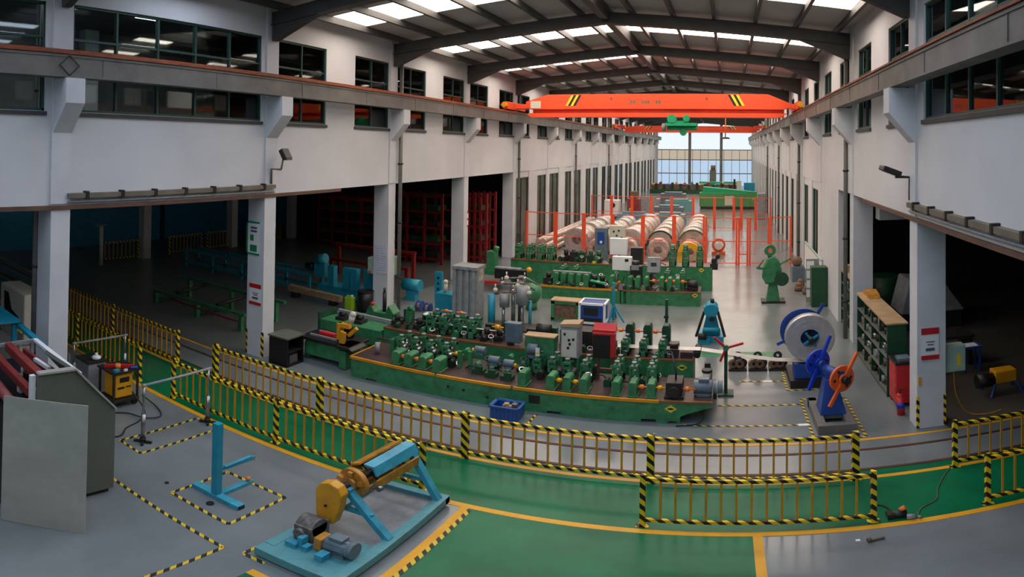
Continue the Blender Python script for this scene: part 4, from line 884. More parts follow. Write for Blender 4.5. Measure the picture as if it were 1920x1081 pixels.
# clutter carried by the beds: bearing blocks, hoses and small handwheels between the stands
rc = random.Random(5)
def clutter(root, x0, x1, y0, y1, z, n, zr=0.2):
    t = Thing.__new__(Thing); t.o = root; t.off = tuple(root.location)
    for k in range(n):
        x = x0 + (x1 - x0) * (k + rc.uniform(0.1, 0.9)) / n; y = rc.uniform(y0, y1); h = rc.uniform(0.07, zr)
        c = k % 3
        if c == 0: t.part('bearing_block', MB().box(x - 0.07, x + 0.07, y - 0.08, y + 0.08, z, z + h).cyl((x, y - 0.1, z + h), (x, y + 0.1, z + h), 0.05, 10), rc.choice(['darksteel', 'greendark', 'green']))
        elif c == 1: t.part('handwheel', MB().cyl((x, y, z), (x, y, z + h), 0.02, 8).ring((x, y, z + h + 0.01), (0.2, -0.5, 1), 0.075, 0.055, 0.02, 14), rc.choice(['steel', 'darksteel', 'greysteel']))
        else: t.part('hose', MB().tube([(x - 0.2, y, z + 0.02), (x - 0.1, y + 0.06, z + h), (x + 0.08, y - 0.05, z + h * 1.1), (x + 0.22, y + 0.03, z + 0.02)], 0.016, 6), 'rubber')
mills = [o for o in bpy.data.objects if o.name.startswith('tube_mill') and o.type == 'EMPTY']
clutter(mills[0], -7.9, -1.4, 12.95, 13.10, 0.555, 26, 0.22)
clutter(mills[0], -8.3, -1.4, 13.62, 13.72, 0.555, 20, 0.25)
clutter(mills[1], -8.8, -1.3, 14.40, 14.48, 0.825, 26, 0.2)
clutter(mills[2], -6.9, -1.3, 22.66, 22.74, 0.555, 18, 0.18)
clutter(mills[2], -6.9, -1.3, 23.3, 23.6, 0.555, 22, 0.5)
clutter(mills[3], -7.3, -2.6, 25.28, 25.36, 1.03, 18, 0.3)
# ================================================================ overhead cranes
def crane(y, label, hx, full=True):
    k_ = 1.0 if full else 0.55; Z_ = lambda z: 7.48 + (z - 7.48) * k_
    t = Thing('overhead_crane', label, 'crane', (XM, y, 7.8), 'orange overhead cranes')
    xa, xb = -10.1, 3.0
    pr = [(xa, 8.0), (xa + 0.3, 7.88), (xb - 0.35, 7.88), (xb, 8.0), (xb, 8.18), (xb - 1.1, 8.62), (xa + 1.15, 8.62), (xa, 8.28)]; pr = [(a, Z_(b)) for a, b in pr]
    g = t.part('girder', MB().prism(pr, 'y', y, y + 0.5), 'crane', bevel=0.01)
    t.part('lower_flange', MB().prism([(xa + 0.3, 7.50), (xb - 0.6, 7.50), (xb - 0.2, 7.66), (xb - 0.2, 7.69), (xa + 0.2, 7.69), (xa + 0.1, 7.62)], 'y', y - 0.10, y - 0.04).box(xa + 0.3, xb - 0.6, y - 0.16, y + 0.42, 7.48, 7.52), 'crane', g)
    t.part('bottom_web', MB().box(xa + 0.3, xb - 0.3, y + 0.25, y + 0.42, 7.52, Z_(7.90)), 'crane', g)
    for x, s in ((-10.8, -1), (3.33, 1)):
        e = t.part('end_truck', MB().box(x - 0.13, x + 0.13, y - 1.1, y + 1.6, 7.86, 8.22), 'crane', bevel=0.01)
        t.part('bridge_link', MB().box(min(x, x - s * 0.9), max(x, x - s * 0.9), y + 0.02, y + 0.48, 7.93, 8.16), 'crane', e)
        t.part('bumper', MB().cyl((x, y - 1.1, 8.05), (x, y - 1.32, 8.05), 0.13, 14), 'amber', e)
        for yy in (y - 0.75, y + 1.25): t.part('wheel', MB().cyl((x - 0.06, yy, 7.955), (x + 0.06, yy, 7.955), 0.155, 16), 'darksteel', e)
    for x0, s in ((-8.02, 1), (0.78, -1)):
        for k, m in enumerate(('amber2', 'black', 'amber2', 'black') if s > 0 else ('amber2', 'black', 'amber2', 'black')):
            a = x0 + s * k * 0.13
            q = [(u, Z_(v)) for u, v in ((a, 8.05), (a + s * 0.13, 8.05), (a + s * 0.13 + s * 0.3, 8.58), (a + s * 0.3, 8.58))]
            t.part('warning_stripe', MB().prism(q, 'y', y - 0.006, y - 0.001), m, g)
    if full:
        t.part('name_plate', MB().box(-9.84, -9.30, y - 0.03, y - 0.002, 7.93, 8.30), 'cream', g)
        for k, (a, b) in enumerate(((-4.75, -4.66), (-4.62, -4.50), (-4.20, -4.10), (-4.06, -3.96), (-3.92, -3.82), (-3.52, -3.42), (-3.38, -3.26))):
            t.part('stencil_mark', MB().box(a, b, y - 0.006, y - 0.001, 8.15, 8.29), 'panelgrey', g)
        for x in (-5.7, -1.05): t.part('lug', MB().box(x - 0.04, x + 0.04, y - 0.03, y, 8.34, 8.44), 'darkred', g)
    if not full: return t
    h = t.part('hoist', MB().box(hx - 0.75, hx + 0.75, y - 0.35, y + 0.55, 7.06, 7.20).cyl((hx - 0.7, y + 0.1, 6.98), (hx + 0.75, y + 0.1, 6.98), 0.13, 16).box(hx - 0.4, hx + 0.3, y - 0.3, y + 0.5, 7.2, 7.3), 'hoistgreen')
    t.part('hoist_motor', MB().cyl((hx + 0.25, y - 0.4, 7.42), (hx + 0.25, y + 0.2, 7.42), 0.16, 16), 'hoistgreen', h)
    t.part('hoist_gearbox', MB().cyl((hx - 0.45, y - 0.35, 7.38), (hx - 0.45, y + 0.15, 7.38), 0.22, 16).box(hx - 0.6, hx - 0.3, y - 0.3, y + 0.4, 7.2, 7.52), 'hoistgreen', h)
    t.part('hook_block', MB().cyl((hx + 0.08, y - 0.15, 6.76), (hx + 0.08, y + 0.2, 6.76), 0.16, 16).box(hx, hx + 0.16, y, y + 0.1, 6.6, 6.95), 'hoistgreen', h)
    t.part('rope_drum', MB().cyl((hx - 0.95, y + 0.1, 7.0), (hx - 0.78, y + 0.1, 7.0), 0.2, 16), 'greysteel', h)
    return t
M['amber2'] = mat('bright_yellow_stripe', (240, 210, 30), 0.45)
crane(29.3, 'near orange-red overhead crane with yellow stripes and green hoist', -2.25)
t2 = crane(58.0, 'far orange-red overhead crane low behind the nearer one', -6.3, False)
t = Thing('high_bay_lamp', 'dark wide lamp hanging under the far crane', 'lamp', (-0.26, 54.5, 6.85))
t.part('shade', MB().cyl((-0.26, 54.5, 6.85), (-0.26, 54.5, 7.0), 0.45, 16, 0.3), 'black'); t.part('stem', MB().cyl((-0.26, 54.5, 7.0), (-0.26, 54.5, 10.05), 0.05), 'orange')

# ================================================================ things on the walls
def pipe(x, y, label, z0=0.0, r=0.07):
    t = Thing('drain_pipe', label, 'pipe', (x, y, z0), 'drain pipes down the hall walls')
    t.part('pipe', MB().cyl((x, y, z0), (x, y, 9.2), r, 12), 'girder')
    for z in (1.2, 3.2, 5.3, 7.0): t.part('bracket', MB().cyl((x, y, z), (x, y, z + 0.06), r * 1.35, 12), 'darksteel')
for k, y in enumerate((18.62, 31.08, 43.54, 56.0, 68.46)):
    pipe(XL + 0.13, y, 'grey drain pipe on the left wall, %s one counted from the camera' % ORD[k], 0.0)
for k, y in enumerate((18.42, 30.88, 43.34, 55.8)):
    pipe(XR - 0.12, y, 'grey drain pipe on the right wall, %s one counted from the camera' % ORD[k], 0.0)
pipe(XL - 0.65, 5.57, 'grey pipe beside the first white column at the left edge', 0.0, 0.06)
def tray(x, y0, y1, z, sg, label):
    t = Thing('cable_tray', label, 'cable tray', (x, y0, z), 'cable trays above the side openings')
    t.part('channel', MB().box(min(x, x + sg * 0.12), max(x, x + sg * 0.12), y0, y1, z - 0.05, z + 0.05), 'trim2')
    t.part('lower_conduit', MB().cyl((x + sg * 0.05, y0, z - 0.13), (x + sg * 0.05, y1, z - 0.13), 0.03, 8), 'greysteel')
    n = 7
    for k in range(n):
        y = y0 + (y1 - y0) * (k + 0.5) / n
        t.part('clip', MB().box(min(x, x + sg * 0.14), max(x, x + sg * 0.14), y - 0.04, y + 0.04, z - 0.07, z + 0.09), 'darksteel')
M['trim2'] = mat('brown_grey_trunking', (112, 104, 90), 0.55, var=0.2)
tray(XL + 0.002, 5.95, 12.15, 4.83, 1, 'brown-grey cable tray along the left lintel')
tray(XR - 0.002, 5.5, 11.95, 4.86, -1, 'brown-grey cable tray along the right lintel')
def flood(x, y, sg, label):
    t = Thing('floodlight', label, 'lamp', (x, y, 5.1), 'floodlights on brackets above the side openings')
    if sg > 0:
        t.part('bracket', MB().tube([(x, y, 4.9), (x, y, 5.3), (x + 0.3, y + 0.05, 5.3)], 0.03).tube([(x + 0.3, y + 0.05, 5.3), (x + 0.32, y + 0.1, 5.55)], 0.025), 'trim2')
        h = t.part('lamp_head', MB().cb((x + 0.36, y + 0.15, 5.70), (0.14, 0.34, 0.30), ry=-0.5, rz=0.2), 'black', bevel=0.02)
        t.part('lens', MB().cb((x + 0.44, y + 0.15, 5.66), (0.02, 0.28, 0.24), ry=-0.5, rz=0.2), 'darksteel', h)
    else:
        t.part('bracket', MB().tube([(x, y, 4.95), (x, y, 5.42), (x - 0.32, y - 0.02, 5.44)], 0.035), 'black')
        h = t.part('lamp_head', MB().cb((x - 0.42, y, 5.56), (0.40, 0.42, 0.10), ry=0.35), 'black', bevel=0.02)
        t.part('lens', MB().cb((x - 0.40, y, 5.50), (0.32, 0.34, 0.02), ry=0.35), 'darksteel', h)
flood(XL + 0.08, 12.0, 1, 'black floodlight on a bracket above the left opening')
flood(XR - 0.03, 12.0, -1, 'black floodlight on a bent bracket above the right opening')
M['paleblue'] = mat('pale_blue_paper', (196, 200, 216), 0.7); M['faintink'] = mat('faint_blue_ink', (158, 164, 192), 0.7)
def sign(name, x, y, z0, z1, wd, face, top, label, lines, base='white', ink='ink'):
    """face: 'x' looks into the hall from the left wall, 'y' faces the camera"""
    t = Thing(name, label, 'sign', (x, y, z0))
    def R(a, b, c, d, e):
        return MB().box(x + e, x + e + 0.006, y + a, y + b, c, d) if face == 'x' else MB().box(x + a, x + b, y - e - 0.006, y - e, c, d)
    t.part('board', R(0, wd, z0, z1, 0.0), base)
    for (a, b, c, d, m) in top: t.part('colour_band', R(a * wd, b * wd, z0 + c * (z1 - z0), z0 + d * (z1 - z0), 0.007), m)
    for (a, b, c, d) in lines: t.part('text_line', R(a * wd, b * wd, z0 + c * (z1 - z0), z0 + d * (z1 - z0), 0.009), ink)
red2 = [(0, 1, 0.8, 1, 'signred'), (0, 1, 0, 0.14, 'signred')]
txt = [(0.28, 0.75, 0.55, 0.58), (0.35, 0.7, 0.46, 0.49), (0.25, 0.75, 0.28, 0.37)]
sign('notice', 3.78, colR[3] - 0.515, 1.62, 2.32, 0.37, 'y', red2, 'white notice with red top and bottom bands on the near right column', txt)
sign('notice', -11.68, 11.822, 1.53, 2.13, 0.44, 'y', red2, 'white notice with red bands on the left column above the black cabinet', txt)
sign('exit_sign', -11.83, 11.822, 2.93, 3.86, 0.50, 'y', [(0, 1, 0, 0.06, 'signgreen'), (0, 1, 0.94, 1, 'signgreen'), (0, 0.12, 0, 1, 'signgreen'), (0.3, 0.8, 0.1, 0.3, 'signgreen'), (0.3, 0.55, 0.42, 0.6, 'signgreen')], 'green and white sign high on the left column', [(0.35, 0.8, 0.68, 0.74), (0.35, 0.8, 0.78, 0.84)])
sign('paper_notice', -11.70, 18.052, 1.43, 2.45, 0.47, 'y', [(0, 1, 0, 1, 'paleblue')], 'large white sheet of faint blue writing on the third left column', [(0.1, 0.9 - 0.1 * (k % 3), 0.1 + 0.085 * k, 0.12 + 0.085 * k) for k in range(10)], 'white', 'faintink')
sign('notice', XL + 0.014, 24.62, 2.4, 3.1, 0.14, 'x', [(0, 1, 0.85, 1, 'signred'), (0, 1, 0.42, 0.55, 'signred'), (0, 1, 0, 0.1, 'signred')], 'narrow red and white strip notice on the fourth left column', [])
sign('yellow_sticker', 3.72, colR[3] - 0.52, 1.05, 1.25, 0.06, 'y', [(0, 1, 0, 1, 'amber')], 'small yellow sticker low on the near right column', [])
t = Thing('switch_box', 'pale green electrical box on the right side of the near right column', 'electrical box', (4.33, 11.85, 1.2))
t.part('case', MB().box(4.325, 4.80, 11.72, 12.0, 1.20, 1.80), 'boxgreen', bevel=0.02); t.part('door', MB().box(4.36, 4.77, 11.705, 11.72, 1.24, 1.76), 'boxgreen'); t.part('warning_label', MB().box(4.6, 4.68, 11.698, 11.706, 1.35, 1.62), 'yellowsign'); t.part('lamp', MB().sph((4.82, 11.85, 1.6), 0.03), 'orange')
t = Thing('switch_box', 'pale green electrical box with yellow label and red lamp beside the third left column', 'electrical box', (-11.3, 18.6, 1.32))
t.part('case', MB().box(-11.6, -11.16, 18.485, 18.75, 1.32, 2.0), 'boxgreen', bevel=0.02); t.part('label_plate', MB().box(-11.16, -11.152, 18.58, 18.68, 1.55, 1.8), 'yellowsign'); t.part('alarm_lamp', MB().cyl((-11.3, 18.62, 2.0), (-11.3, 18.62, 2.26), 0.06), 'red', label='red alarm lamp')
t = Thing('switch_box', 'pale green electrical box on the near side of the third left column', 'electrical box', (-11.9, 18.2, 1.35))
t.part('case', MB().box(-12.05, -11.82, 18.1, 18.4, 1.35, 1.95), 'boxgreen', bevel=0.02); t.part('handle', MB().box(-11.98, -11.9, 18.07, 18.1, 1.38, 1.46), 'red')

# ================================================================ right side: uncoilers, racks
t = Thing('twin_uncoiler', 'blue double-headed uncoiler with one blue and one orange three-armed disc', 'machine', (2.15, 12.6, 0))
b = t.part('base_frame', MB().box(1.76, 2.52, 11.72, 11.9, 0, 0.22).box(1.76, 1.94, 11.9, 13.3, 0, 0.22).box(2.34, 2.52, 11.9, 13.3, 0, 0.22).box(1.76, 2.52, 13.1, 13.3, 0, 0.22).box(1.94, 2.34, 12.3, 13.1, 0.1, 0.2), 'girder', bevel=0.01)
t.part('pedestal', MB().add([(1.88, 12.25, 0.22), (2.42, 12.25, 0.22), (2.42, 12.85, 0.22), (1.88, 12.85, 0.22), (2.0, 12.38, 1.02), (2.24, 12.38, 1.02), (2.24, 12.72, 1.02), (2.0, 12.72, 1.02)], [(0, 1, 2, 3), (4, 5, 6, 7), (0, 1, 5, 4), (1, 2, 6, 5), (2, 3, 7, 6), (3, 0, 4, 7)]), 'blue', bevel=0.01)
hd = Vector((0.47, -0.88, 0)).normalized(); cc = Vector((2.12, 12.52, 1.18))
t.part('head_shaft', MB().cyl(cc - hd * 0.42, cc + hd * 0.40, 0.11, 16).box(2.03, 2.21, 12.42, 12.62, 1.0, 1.2), 'blue')
sd = Vector((hd.y, -hd.x, 0)) * -1
for s, m, tilt, lab in ((-0.34, 'bluebright', 0.85, 'bright blue disc'), (0.36, 'orangepaint', 0.72, 'orange disc')):
    c = cc + hd * s + (Vector((-0.05, 0, 0.10)) if s < 0 else Vector((0.02, 0, -0.08)))
    d = t.part('arm_disc', MB().cyl(c - hd * 0.03, c + hd * 0.03, 0.30, 28).cyl(c + hd * 0.03, c + hd * 0.10, 0.12, 16).cyl(c - hd * 0.10, c - hd * 0.03, 0.12, 16), m, label=lab)
    for k in range(2):
        a = tilt + k * PI + 0.28; u = sd * math.cos(a) + Vector((0, 0, math.sin(a)))
        t.part('arm', MB().bar(c + hd * 0.06 + u * 0.12, c + hd * 0.06 + u * 0.66, 0.07, 0.05, hd), m, d)
    for k in range(6):
        a = k * PI / 3; u = sd * math.cos(a) + Vector((0, 0, math.sin(a)))
        t.part('disc_hole', MB().cyl(c + hd * 0.032 + u * 0.21, c + hd * 0.04 + u * 0.21, 0.035, 10), 'black', d)
    t.part('hub_jaw', MB().cyl(c + hd * 0.10, c + hd * 0.2, 0.09, 12), 'darksteel' if s > 0 else 'blue', d)
t = Thing('coil_uncoiler', 'blue uncoiler carrying the silver coil, with a large blue backing disc', 'machine', (2.0, 15.0, 0))
t.part('base', MB().box(1.5, 2.45, 14.4, 15.6, 0, 0.22), 'darksteel'); t.part('body', MB().box(1.6, 2.35, 14.5, 14.95, 0.22, 0.62).box(1.75, 2.3, 15.05, 15.5, 0.22, 1.5), 'blue', bevel=0.02)
t.part('backing_disc', MB().cyl((1.86, 14.92, 1.40), (1.86, 14.97, 1.40), 0.57, 36), 'blue'); t.part('mandrel', MB().cyl((1.98, 14.25, 1.31), (1.98, 15.1, 1.31), 0.07, 14), 'darksteel')
for k in range(4):
    a = 0.6 + k * PI / 2
    t.part('mandrel_arm', MB().bar((1.98, 14.38, 1.31), (1.98 + 0.22 * math.cos(a), 14.38, 1.31 + 0.22 * math.sin(a)), 0.05, 0.06, (0, 1, 0)), 'turq')
for a in (1.05, 3.6): t.part('guide_arm', MB().bar((1.95, 14.9, 1.4), (1.95 + 0.82 * math.cos(a), 14.9, 1.4 + 0.8 * math.sin(a)), 0.08, 0.05, (0, 1, 0)), 'blue')
q = MB()
for k in range(9): q.ring((1.98, 14.64 + 0.004 * (k % 3 - 1), 1.31), (0, 1, 0), 0.60 - 0.04 * k, 0.565 - 0.04 * k, 0.28 + 0.004 * (k % 2), 48)
single('steel_coil', q.ring((1.98, 14.64, 1.31), (0, 1, 0), 0.595, 0.235, 0.27, 48), 'coilsilver', 'big silver steel coil on the blue uncoiler at the right', 'coil', (1.98, 14.64, 1.31))
def open_rack(x0, x1, y0, y1, h, label, nlev=4, nbay=4):
    t = Thing('roll_shelf', label, 'shelf', ((x0 + x1) / 2, (y0 + y1) / 2, 0), 'green shelving along the right wall')
    t.part('end_panel', MB().box(x0, x1, y0, y0 + 0.03, 0, h), 'greendark'); t.part('end_panel', MB().box(x0, x1, y1 - 0.03, y1, 0, h), 'greendark')
    t.part('back_panel', MB().box(x1 - 0.03, x1, y0 + 0.03, y1 - 0.03, 0.1, h), 'greendark')
    t.part('top_board', MB().box(x0 - 0.03, x1 + 0.03, y0 - 0.03, y1 + 0.03, h, h + 0.04), 'wood', label='brown plywood top')
    for k in range(nlev):
        z = 0.08 + k * (h - 0.05) / nlev
        t.part('shelf_board', MB().box(x0, x1 - 0.03, y0 + 0.03, y1 - 0.03, z, z + 0.03), 'panelgrey')
    for j in range(1, nbay):
        y = y0 + (y1 - y0) * j / nbay
        t.part('divider', MB().box(x0 + 0.02, x1 - 0.03, y - 0.015, y + 0.015, 0.1, h), 'greendark')
    for k in range(nlev):
        z = 0.11 + k * (h - 0.05) / nlev; y = y0 + 0.18; i = 0
        while y < y1 - 0.15:
            rr = random.uniform(0.07, 0.13)
            cx = x0 + 0.16 + random.uniform(-0.03, 0.03)
            single('forming_roll', MB().ring((cx, y, z + rr), (1, random.uniform(-0.3, 0.3), 0), rr, rr * 0.42, 0.14, 14), random.choice(['steel', 'darksteel', 'debris', 'greysteel']),
                   'steel forming roll lying on a board of the %s green roll shelf' % label.split()[0], 'roll', (cx, y, z), 'forming rolls on the %s shelf' % label.split()[0])
            y += rr * 2 + random.uniform(0.05, 0.2)
    return t
open_rack(3.60, 4.06, 13.5, 16.75, 1.86, 'near green roll shelf beside the red tool cabinet')
open_rack(3.80, 4.22, 18.55, 20.25, 1.86, 'far green roll shelf beyond the drain pipe on the right', 4, 3)
t = Thing('metal_cabinet', 'dark green metal cabinet standing at the far end of the shelves', 'cabinet', (3.4, 22.6, 0))
t.part('body', MB().box(3.1, 3.69, 22.4, 22.85, 0, 1.55), 'greendark', bevel=0.01); t.part('door', MB().box(3.13, 3.66, 22.385, 22.4, 0.06, 1.5), 'greendark')
t = Thing('notice_board', 'grey board with lettered panels behind the dark green cabinet', 'board', (3.2, 23.3, 0))
t.part('board', MB().box(3.0, 3.5, 23.25, 23.29, 0.0, 1.72), 'greysteel'); 
for k in range(4): t.part('panel', MB().box(3.02, 3.3, 23.235, 23.25, 0.2 + k * 0.38, 0.5 + k * 0.38), 'white')
single('wooden_box', MB().box(3.85, 4.15, 19.6, 20.0, 1.9, 2.12), 'wood', 'brown box on top of the far green roll shelf', 'box', (4.0, 19.8, 1.9))
single('cardboard', MB().prism([(15.9, 1.905), (16.6, 1.905), (16.65, 2.0), (16.4, 2.07), (16.0, 2.0)], 'x', 3.75, 4.05), 'drum', 'crumpled brown cardboard on top of the near green roll shelf', 'cardboard', (4.1, 16.7, 1.9))
t = Thing('tool_cabinet', 'red tool cabinet with a black and blue top between shelf and near right column', 'cabinet', (3.8, 13.0, 0))
t.part('body', MB().box(3.62, 4.02, 12.8, 13.4, 0.1, 1.08), 'red', bevel=0.02); t.part('top', MB().box(3.60, 4.04, 12.78, 13.42, 1.08, 1.14), 'black'); t.part('tray', MB().box(3.70, 3.98, 12.9, 13.2, 1.14, 1.2), 'motor')
for z in (0.35, 0.6, 0.85): t.part('drawer', MB().box(3.612, 3.62, 12.86, 13.34, z, z + 0.2), 'red')
for x in (3.67, 3.97):
    for y in (12.86, 13.34): t.part('castor', MB().cyl((x - 0.02, y, 0.05), (x + 0.02, y, 0.05), 0.05), 'rubber')
t = Thing('fire_extinguisher', 'red fire extinguisher leaning at the foot of the near right column', 'extinguisher', (3.72, 12.5, 0))
t.part('cylinder', MB().cyl((3.62, 12.42, 0.0), (3.60, 12.46, 0.45), 0.085, 16).sph((3.60, 12.46, 0.45), 0.085), 'red'); t.part('valve', MB().cyl((3.6, 12.46, 0.52), (3.6, 12.46, 0.60), 0.025).bar((3.56, 12.46, 0.6), (3.68, 12.46, 0.62), 0.02), 'black'); t.part('label_plate', MB().cyl((3.615, 12.43, 0.18), (3.607, 12.445, 0.3), 0.087, 16), 'bluebright')
t = Thing('post_machine', 'green upright forming machine with round discs on a tapered foot in mid hall', 'machine', (1.76, 23.4, 0))
t.part('base', MB().box(1.3, 2.2, 23.1, 23.75, 0, 0.08), 'darksteel'); t.part('foot', MB().add([(1.48, 23.2, 0.08), (2.0, 23.2, 0.08), (2.0, 23.6, 0.08), (1.48, 23.6, 0.08), (1.58, 23.28, 0.75), (1.9, 23.28, 0.75), (1.9, 23.52, 0.75), (1.58, 23.52, 0.75)], [(0, 1, 2, 3), (4, 5, 6, 7), (0, 1, 5, 4), (1, 2, 6, 5), (2, 3, 7, 6), (3, 0, 4, 7)]), 'green')
t.part('body', MB().prism([(1.45, 0.75), (1.95, 0.75), (2.1, 1.15), (1.98, 1.65), (1.78, 1.85), (1.55, 1.8), (1.38, 1.45), (1.32, 1.05)], 'y', 23.2, 23.6), 'green', bevel=0.05)
t.part('disc', MB().cyl((1.58, 23.1, 1.1), (1.58, 23.2, 1.1), 0.27, 24), 'green'); t.part('disc', MB().cyl((2.05, 23.05, 0.98), (2.05, 23.2, 0.98), 0.27, 24), 'greendark'); t.part('disc', MB().cyl((1.72, 23.12, 1.42), (1.72, 23.2, 1.42), 0.2, 24), 'green')
t.part('top_wheel', MB().ring((1.62, 23.3, 2.08), (0.3, -1, 0), 0.22, 0.1, 0.12, 24).cyl((1.62, 23.34, 1.75), (1.62, 23.34, 1.95), 0.08), 'green')
t.part('lever', MB().bar((1.95, 23.3, 1.5), (2.42, 23.2, 1.78), 0.07), 'green'); t.part('lever', MB().bar((1.45, 23.3, 1.35), (1.12, 23.15, 1.42), 0.09).bar((1.15, 23.15, 1.42), (1.38, 23.1, 1.75), 0.05), 'green')
t = Thing('teal_uncoiler', 'small teal A-frame machine standing alone on the mid hall floor', 'machine', (-0.48, 18.6, 0))
t.part('base', MB().box(-0.86, -0.1, 18.2, 19.0, 0.0, 0.2).box(-0.86, -0.5, 18.0, 18.2, 0.0, 0.16), 'turq', bevel=0.01); t.part('frame', MB().prism([(-0.76, 0.2), (-0.20, 0.2), (-0.36, 0.95), (-0.60, 0.95)], 'y', 18.35, 18.6), 'turq', bevel=0.02)
t.part('head', MB().cyl((-0.48, 18.22, 1.02), (-0.48, 18.8, 1.02), 0.21, 18).box(-0.70, -0.26, 18.4, 18.7, 0.92, 1.1), 'turq'); t.part('hub', MB().cyl((-0.45, 18.24, 0.78), (-0.45, 18.16, 0.78), 0.08, 14), 'darksteel')
t.part('brace', MB().bar((-0.28, 18.3, 1.0), (-0.06, 18.2, 0.2), 0.06), 'darksteel'); t.part('brace', MB().bar((-0.68, 18.3, 1.0), (-0.92, 18.2, 0.2), 0.06), 'darksteel')
t.part('motor', MB().cyl((-0.85, 18.05, 0.26), (-0.6, 18.05, 0.26), 0.1), 'darksteel'); t.part('cap', MB().cyl((-0.45, 18.5, 1.2), (-0.45, 18.5, 1.36), 0.06), 'darksteel'); t.part('cylinder', MB().cyl((-0.72, 18.2, 0.42), (-0.2, 18.2, 0.42), 0.08), 'turq')

# ================================================================ middle of the hall
t = Thing('generator_box', 'white framed box with blue panels between the two mill lines', 'machine', (-4.3, 19.8, 0))
fr = MB(); X0, X1, Y0, Y1, ZT = -4.78, -3.95, 19.5, 20.2, 0.78
for x in (X0, X1):
    for y in (Y0, Y1): fr.box(x - 0.035, x + 0.035, y - 0.035, y + 0.035, 0, ZT)
for z in (0.09, ZT - 0.03):
    for y in (Y0, Y1): fr.box(X0, X1, y - 0.035, y + 0.035, z - 0.035, z + 0.035)
    for x in (X0, X1): fr.box(x - 0.035, x + 0.035, Y0, Y1, z - 0.035, z + 0.035)
t.part('frame', fr, 'white'); t.part('panel', MB().box(X0 + 0.03, X1 - 0.03, Y0 + 0.01, Y1 - 0.01, 0.1, ZT - 0.03), 'blue'); t.part('window', MB().box(X0 + 0.14, X1 - 0.22, Y0 - 0.008, Y0 + 0.01, 0.36, 0.62), 'black'); t.part('grille', MB().box(X0 + 0.08, X1 - 0.1, Y0 - 0.008, Y0 + 0.01, 0.14, 0.26), 'black')
t = Thing('tripod_stand', 'teal pipe stand with splayed legs right of the blue generator box', 'stand', (-3.75, 20.2, 0))
t.part('post', MB().box(-3.82, -3.74, 20.16, 20.24, 0.05, 1.38), 'turq'); t.part('post', MB().box(-3.90, -3.84, 20.46, 20.54, 0.05, 1.1), 'turq')
for dx, dy in ((-0.1, -0.4), (0.38, -0.15), (0.0, 0.45)): t.part('leg', MB().bar((-3.78, 20.2, 0.6), (-3.78 + dx, 20.2 + dy, 0.02), 0.05), 'turq')
t.part('arm', MB().bar((-3.92, 20.45, 1.12), (-3.6, 20.25, 1.42), 0.06), 'orange')
t = Thing('work_table', 'green framed table with a mottled sheet left of the blue generator box', 'table', (-5.3, 20.0, 0))
t.part('frame', MB().box(-5.82, -5.70, 19.7, 19.8, 0, 0.72).box(-4.95, -4.85, 19.7, 19.8, 0, 0.72).box(-5.82, -4.85, 19.7, 19.8, 0.62, 0.72).box(-5.82, -4.85, 19.7, 19.78, 0.05, 0.12), 'green'); t.part('sheet', MB().box(-5.70, -4.95, 19.74, 19.77, 0.12, 0.62), 'brick'); t.part('top', MB().box(-5.84, -4.83, 19.68, 20.2, 0.72, 0.76), 'wood'); 
for x in (-5.78, -4.9): t.part('leg', MB().box(x - 0.04, x + 0.04, 20.1, 20.18, 0, 0.72), 'green')
paint('floor_green_strip', -5.8, 1.4, 16.9, 17.35, 'green', 0.003)
t = Thing('finned_cabinet', 'tall grey cabinet with vertical ribs in front of the fourth left column', 'cabinet', (-8.1, 18.1, 0))
t.part('body', MB().box(-8.55, -7.72, 17.85, 18.45, 0.0, 2.05), 'greysteel', bevel=0.01)
for k in range(4): t.part('rib', MB().box(-8.55 + k * 0.22, -8.43 + k * 0.22, 17.78, 17.85, 0.05, 1.98), 'greysteel')
t.part('top_rail', MB().box(-8.57, -7.70, 17.76, 18.47, 1.98, 2.08), 'greysteel'); t.part('paper', MB().box(-7.715, -7.705, 17.95, 18.3, 1.6, 2.0), 'coilpink')
t = Thing('pipework_station', 'cluster of grey steel pipes, valves and tanks right of the ribbed cabinet', 'machine', (-6.8, 18.6, 0))
for k, (x, y, z0, z1, rr, m) in enumerate([(-7.35, 18.2, 0, 1.15, 0.12, 'turq'), (-6.95, 18.3, 0.75, 1.2, 0.16, 'greysteel'), (-6.72, 18.5, 0.0, 1.45, 0.07, 'steel'), (-6.35, 18.3, 0.9, 1.5, 0.2, 'greysteel'), (-6.98, 18.3, 0, 0.75, 0.05, 'steel'), (-6.36, 18.3, 0, 0.9, 0.05, 'steel'), (-6.12, 18.4, 0.2, 1.0, 0.05, 'teal'), (-6.6, 18.9, 0, 1.7, 0.1, 'debris')]):
    t.part('vessel' if rr > 0.11 else 'pipe', MB().cyl((x, y, z0), (x, y, z1), rr, 14), m)
for z, y in ((1.25, 18.3), (1.5, 18.5), (1.62, 18.8)): t.part('header_pipe', MB().tube([(-7.3, y, z - 0.1), (-6.9, y, z), (-6.4, y, z + 0.05), (-6.0, y, z - 0.15)], 0.035), 'debris')
for k in range(7): t.part('valve', MB().sph((-7.25 + k * 0.19, 18.25 + 0.1 * (k % 2), 1.3 + 0.22 * (k % 3)), 0.08).cyl((-7.25 + k * 0.19, 18.25 + 0.1 * (k % 2), 1.35 + 0.22 * (k % 3)), (-7.25 + k * 0.19, 18.25 + 0.1 * (k % 2), 1.5 + 0.22 * (k % 3)), 0.025), 'steel' if k % 2 else 'cream')
t.part('base', MB().box(-7.5, -5.95, 18.05, 19.0, 0, 0.05), 'darksteel'); t.part('valve_wheel', MB().ring((-6.6, 18.15, 1.35), (0, 1, 0), 0.12, 0.09, 0.03, 16), 'debris')
